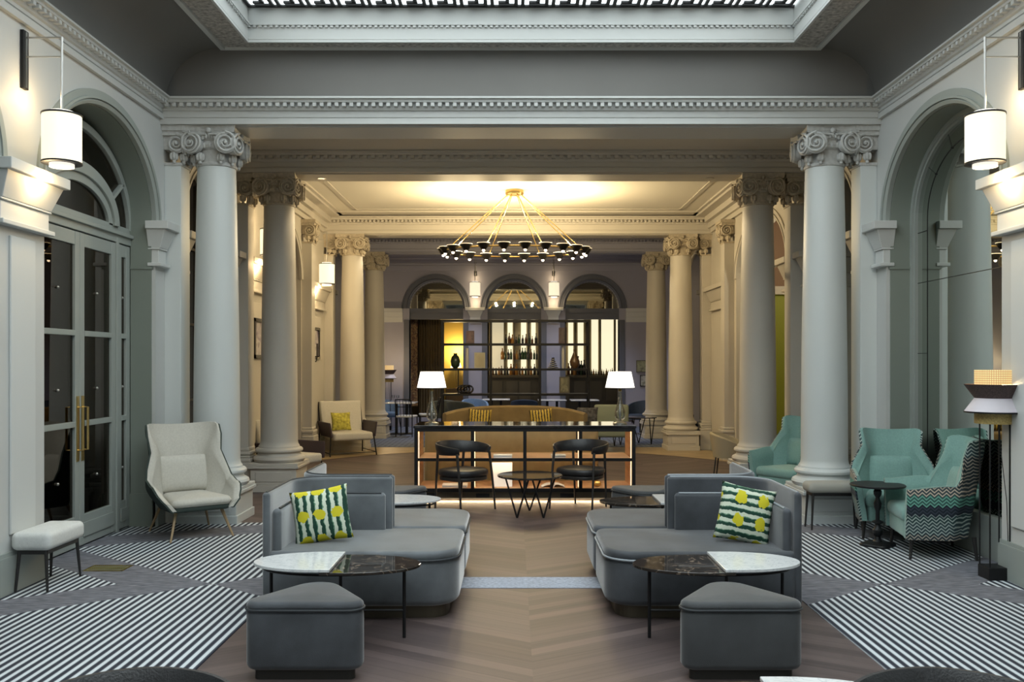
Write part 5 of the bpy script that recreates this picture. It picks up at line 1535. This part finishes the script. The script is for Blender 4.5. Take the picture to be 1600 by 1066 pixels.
lg = make_lounge(CREAMF, PLUM); lg.location=(-3.02,16.25,0); lg.rotation_euler=(0,0,math.radians(28)); lg.scale=(1.02,1,1)
G='lounge armchairs with thin black frames'
tag(lg,'cream lounge armchair with plum arm panels and a yellow cushion, before the third left column','armchair',G)
o = pillow('cushion',.36,.34,.12,mat('lime_cushion',(.42,.38,.06),.9,var=.5,vs=20)); o.location=(-3.13,16.22,.60); o.rotation_euler=(-.3,0,.45); tag(o,'small yellow mottled cushion on the cream lounge armchair','cushion')
dup(lg,(-3.14,12.62,0),math.radians(60),'lounge armchair mostly hidden behind the second left column, plum arm showing at its right',(.85,.85,.9))
tb2 = None
# beige tub chair on the right
def make_tub(m, legm, label, loc, rz, s=1, group='small tub chairs'):
    t = empty('tub_chair', loc, rz, label, 'armchair', group)
    ns=28; vs=[]; 
    for i in range(ns+1):
        a=math.radians(-30+240*i/ns); q=abs(2*i/ns-1); h=.78-.16*q**2
        for r_,z in ((.27,.34),(.335,h-.02),(.325,h),(.285,h),(.275,h-.03),(.225,.36)): vs.append((r_*math.cos(a),r_*math.sin(a),z))
    fs=[(i*6+j,i*6+(j+1)%6,(i+1)*6+(j+1)%6,(i+1)*6+j) for i in range(ns) for j in range(6)]+[tuple(range(6)),tuple(ns*6+j for j in reversed(range(6)))]
    MB().add(vs,fs).build('backrest', m, t)
    P=[(.27*math.cos(2*PI*k/28),.27*math.sin(2*PI*k/28)-.02) for k in range(28)]
    MB().rprism(P,.34,.46,.04,4,crown=.01).build('seat', m, t)
    for x,y in ((-.2,-.2),(.2,-.2),(-.18,.2),(.18,.2)): MB().tube([(x*1.2,y*1.2,0),(x,y,.35)],.010,6,r1=.015).build('leg', legm, t)
    t.scale=(s,s,s); return t
make_tub(mat('beige_fabric',(.42,.36,.24),.9),BLACKW,'beige tub chair just left of the second right column',(3.14,13.1,0),math.radians(70),.82)
for loc, rz, m, lab in (((-3.1,21.95,0),60,BLUEF,'pale blue tub chair beside the farthest left column'),((2.95,21.0,0),-50,NAVY,'navy tub chair beyond the farthest right column, near the lilac wall'),
    ((-1.75,21.6,0),200,OLIVEF,'olive grey tub chair behind the left table lamp'),((-1.25,21.0,0),160,OLIVEF,'olive grey tub chair beside the left edge of the shelving'),
    ((-.95,21.9,0),20,BLUEF,'pale blue tub chair under the left of the shelving'),((.25,21.9,0),180,NAVY,'navy tub chair seen under the middle of the shelving'),
    ((3.50,18.3,0),80,NAVY,'navy tub chair in the dark arch on the right')):
    make_tub(m, BLACKM, lab, loc, math.radians(rz), 1.0)
# square backed grey chair and striped cushion beyond the right lamp
t = empty('square_armchair',(1.87,16.9,0),0,'grey green square backed armchair just left of the right table lamp','armchair')
MB().rprism(densify(rpoly([(-.33,.22),(.33,.22),(.33,.34),(-.33,.34)],.05,4),.08),.30,.86,.04,4).build('backrest', mat('sage_fabric',(.20,.23,.18),.85), t)
MB().rprism(densify(rpoly([(-.33,-.36),(.33,-.36),(.33,.25),(-.33,.25)],.05,4),.08),.28,.42,.04,4).build('seat', MATS['sage_fabric'], t)
for x,y in ((-.28,-.3),(.28,-.3),(-.28,.28),(.28,.28)): MB().tube([(x,y,0),(x,y,.29)],.014,6).build('leg', BLACKM, t)
o = pillow('cushion',.40,.36,.12,mat('dark_striped_print',(.05,.05,.055),.9,var=.8,vs=18)); o.location=(1.36,16.62,.66); o.rotation_euler=(-.2,0,-.2); tag(o,'dark striped cushion between the mustard sofa and the grey green armchair','cushion')
# dining tables in the far room
def make_dining(loc,label,w=.7,m=None):
    t=empty('dining_table',loc,0,label,'table','small tables in the far dining room')
    MB().rprism(densify(rpoly([(-w/2,-w/2),(w/2,-w/2),(w/2,w/2),(-w/2,w/2)],.04,4),.1),.72,.75,.01,2).build('tabletop', m or WMARBLE, t)
    for x in (-.12,.12): MB().box(x-.03,x+.03,-.03,.03,.02,.72).build('leg', BLACKM, t, smooth=False)
    MB().box(-.25,.25,-.2,.2,0,.02).build('base', BLACKM, t, smooth=False); return t
dts=[((-2.62,20.9,0),'small white topped table with glasses right of the farthest left column'),((-.45,22.75,0),'white topped table behind the left part of the shelving'),((.95,22.3,0),'white topped table behind the middle of the shelving'),((1.75,22.3,0),'white topped table behind the right end of the shelving')]
for l,s_ in dts: make_dining(l,s_)
for k,(dx,dy) in enumerate(((-.2,.05),(-.08,-.1))):
    o=MB().lathe([(0,0),(.03,0),(.004,.01),(.004,.07),(.035,.10),(.038,.16),(.034,.16),(.03,.10)],n=14).build('wine_glass',CLEAR); o.location=(-2.62+dx,20.9+dy,.75); tag(o,['left wine glass on the small white table by the far left column','right wine glass on the small white table by the far left column'][k],'glass','wine glasses on the small table')
# black low tables with V legs beyond the console at right
def make_vtable(loc,label,r_=.36,h=.48):
    t=empty('side_table',loc,0,label,'table','black side tables')
    MB().lathe([(0,h-.02),(r_,h-.02),(r_,h),(0,h)],n=36).build('tabletop', mat('smoked_top',(.03,.022,.018),.08,coat=1), t)
    for k in range(3):
        a=2*PI*k/3+PI/2; mb=MB()
        for d in (-.5,.5): mb.tube([(.7*r_*math.cos(a),.7*r_*math.sin(a),0),(.85*r_*math.cos(a+d),.85*r_*math.sin(a+d),h-.02)],.011,6)
        mb.build('leg', BLACKM, t)
    return t
make_vtable((2.58,18.3,0),'black side table with V legs beside the third right column',.34,.56); make_vtable((2.15,17.9,0),'black side table with V legs just right of the console, in the distance',.25,.52)
# dining chairs with wire frames on the left
def make_wire(loc,rz,label):
    t=empty('dining_chair',loc,rz,label,'chair','black wire dining chairs')
    MB().rprism(densify(rpoly([(-.21,-.21),(.21,-.21),(.21,.21),(-.21,.21)],.06,4),.08),.44,.48,.015,3).build('seat', WHITEF, t)
    for x in (-.19,.19):
        MB().tube([(x,-.19,0),(x,-.19,.44)],.012,6).build('leg', BLACKM, t); MB().tube([(x,.2,0),(x,.2,.46),(x*.95,.27,.84)],.012,6).build('leg', BLACKM, t)
    mb=MB(); mb.tube([(-.185,.27,.84),(0,.30,.85),(.185,.27,.84)],.012,6); mb.tube([(-.185,.245,.68),(0,.27,.68),(.185,.245,.68)],.01,6)
    for k in range(-2,3): mb.tube([(k*.07,.215,.47),(k*.07,.295,.85)],.006,5)
    mb.build('backrest', BLACKM, t); return t
make_wire((-2.0,20.9,0),math.radians(-80),'black wire dining chair with white seat beside the small table'); make_wire((-2.42,20.2,0),math.radians(170),'black wire dining chair partly behind the far left column')

# ================================================================== CAMERA, WORLD
cd = bpy.data.cameras.new('camera'); cam = bpy.data.objects.new('camera', cd); COL.objects.link(cam)
cam.location = (0,0,EYE); cam.rotation_euler = (PI/2,0,0); cd.sensor_width = 36; cd.lens = 36*F/1600
cd.shift_x = (800-803)/1600; cd.shift_y = (568-533)/1600; cd.clip_start = .05
sc.camera = cam
w = bpy.data.worlds.new('world'); sc.world = w; w.use_nodes = True
w.node_tree.nodes['Background'].inputs[0].default_value = (.6,.7,.8,1); w.node_tree.nodes['Background'].inputs[1].default_value = .05
sc.view_settings.view_transform = 'Standard'; sc.view_settings.look = 'None'; sc.view_settings.gamma = 1; sc.view_settings.use_curve_mapping = False
sc.view_settings.exposure = 0.0
sc.cycles.use_denoising = True
try: sc.cycles.denoiser = 'OPENIMAGEDENOISE'
except Exception: pass
sc.cycles.max_bounces = 8; sc.cycles.diffuse_bounces = 4; sc.cycles.glossy_bounces = 4; sc.cycles.transparent_max_bounces = 8
sc.cycles.sample_clamp_indirect = 4; sc.cycles.caustics_reflective = False; sc.cycles.caustics_refractive = False
# remove the unused prototypes' data only; every object in the scene is in view or a setting
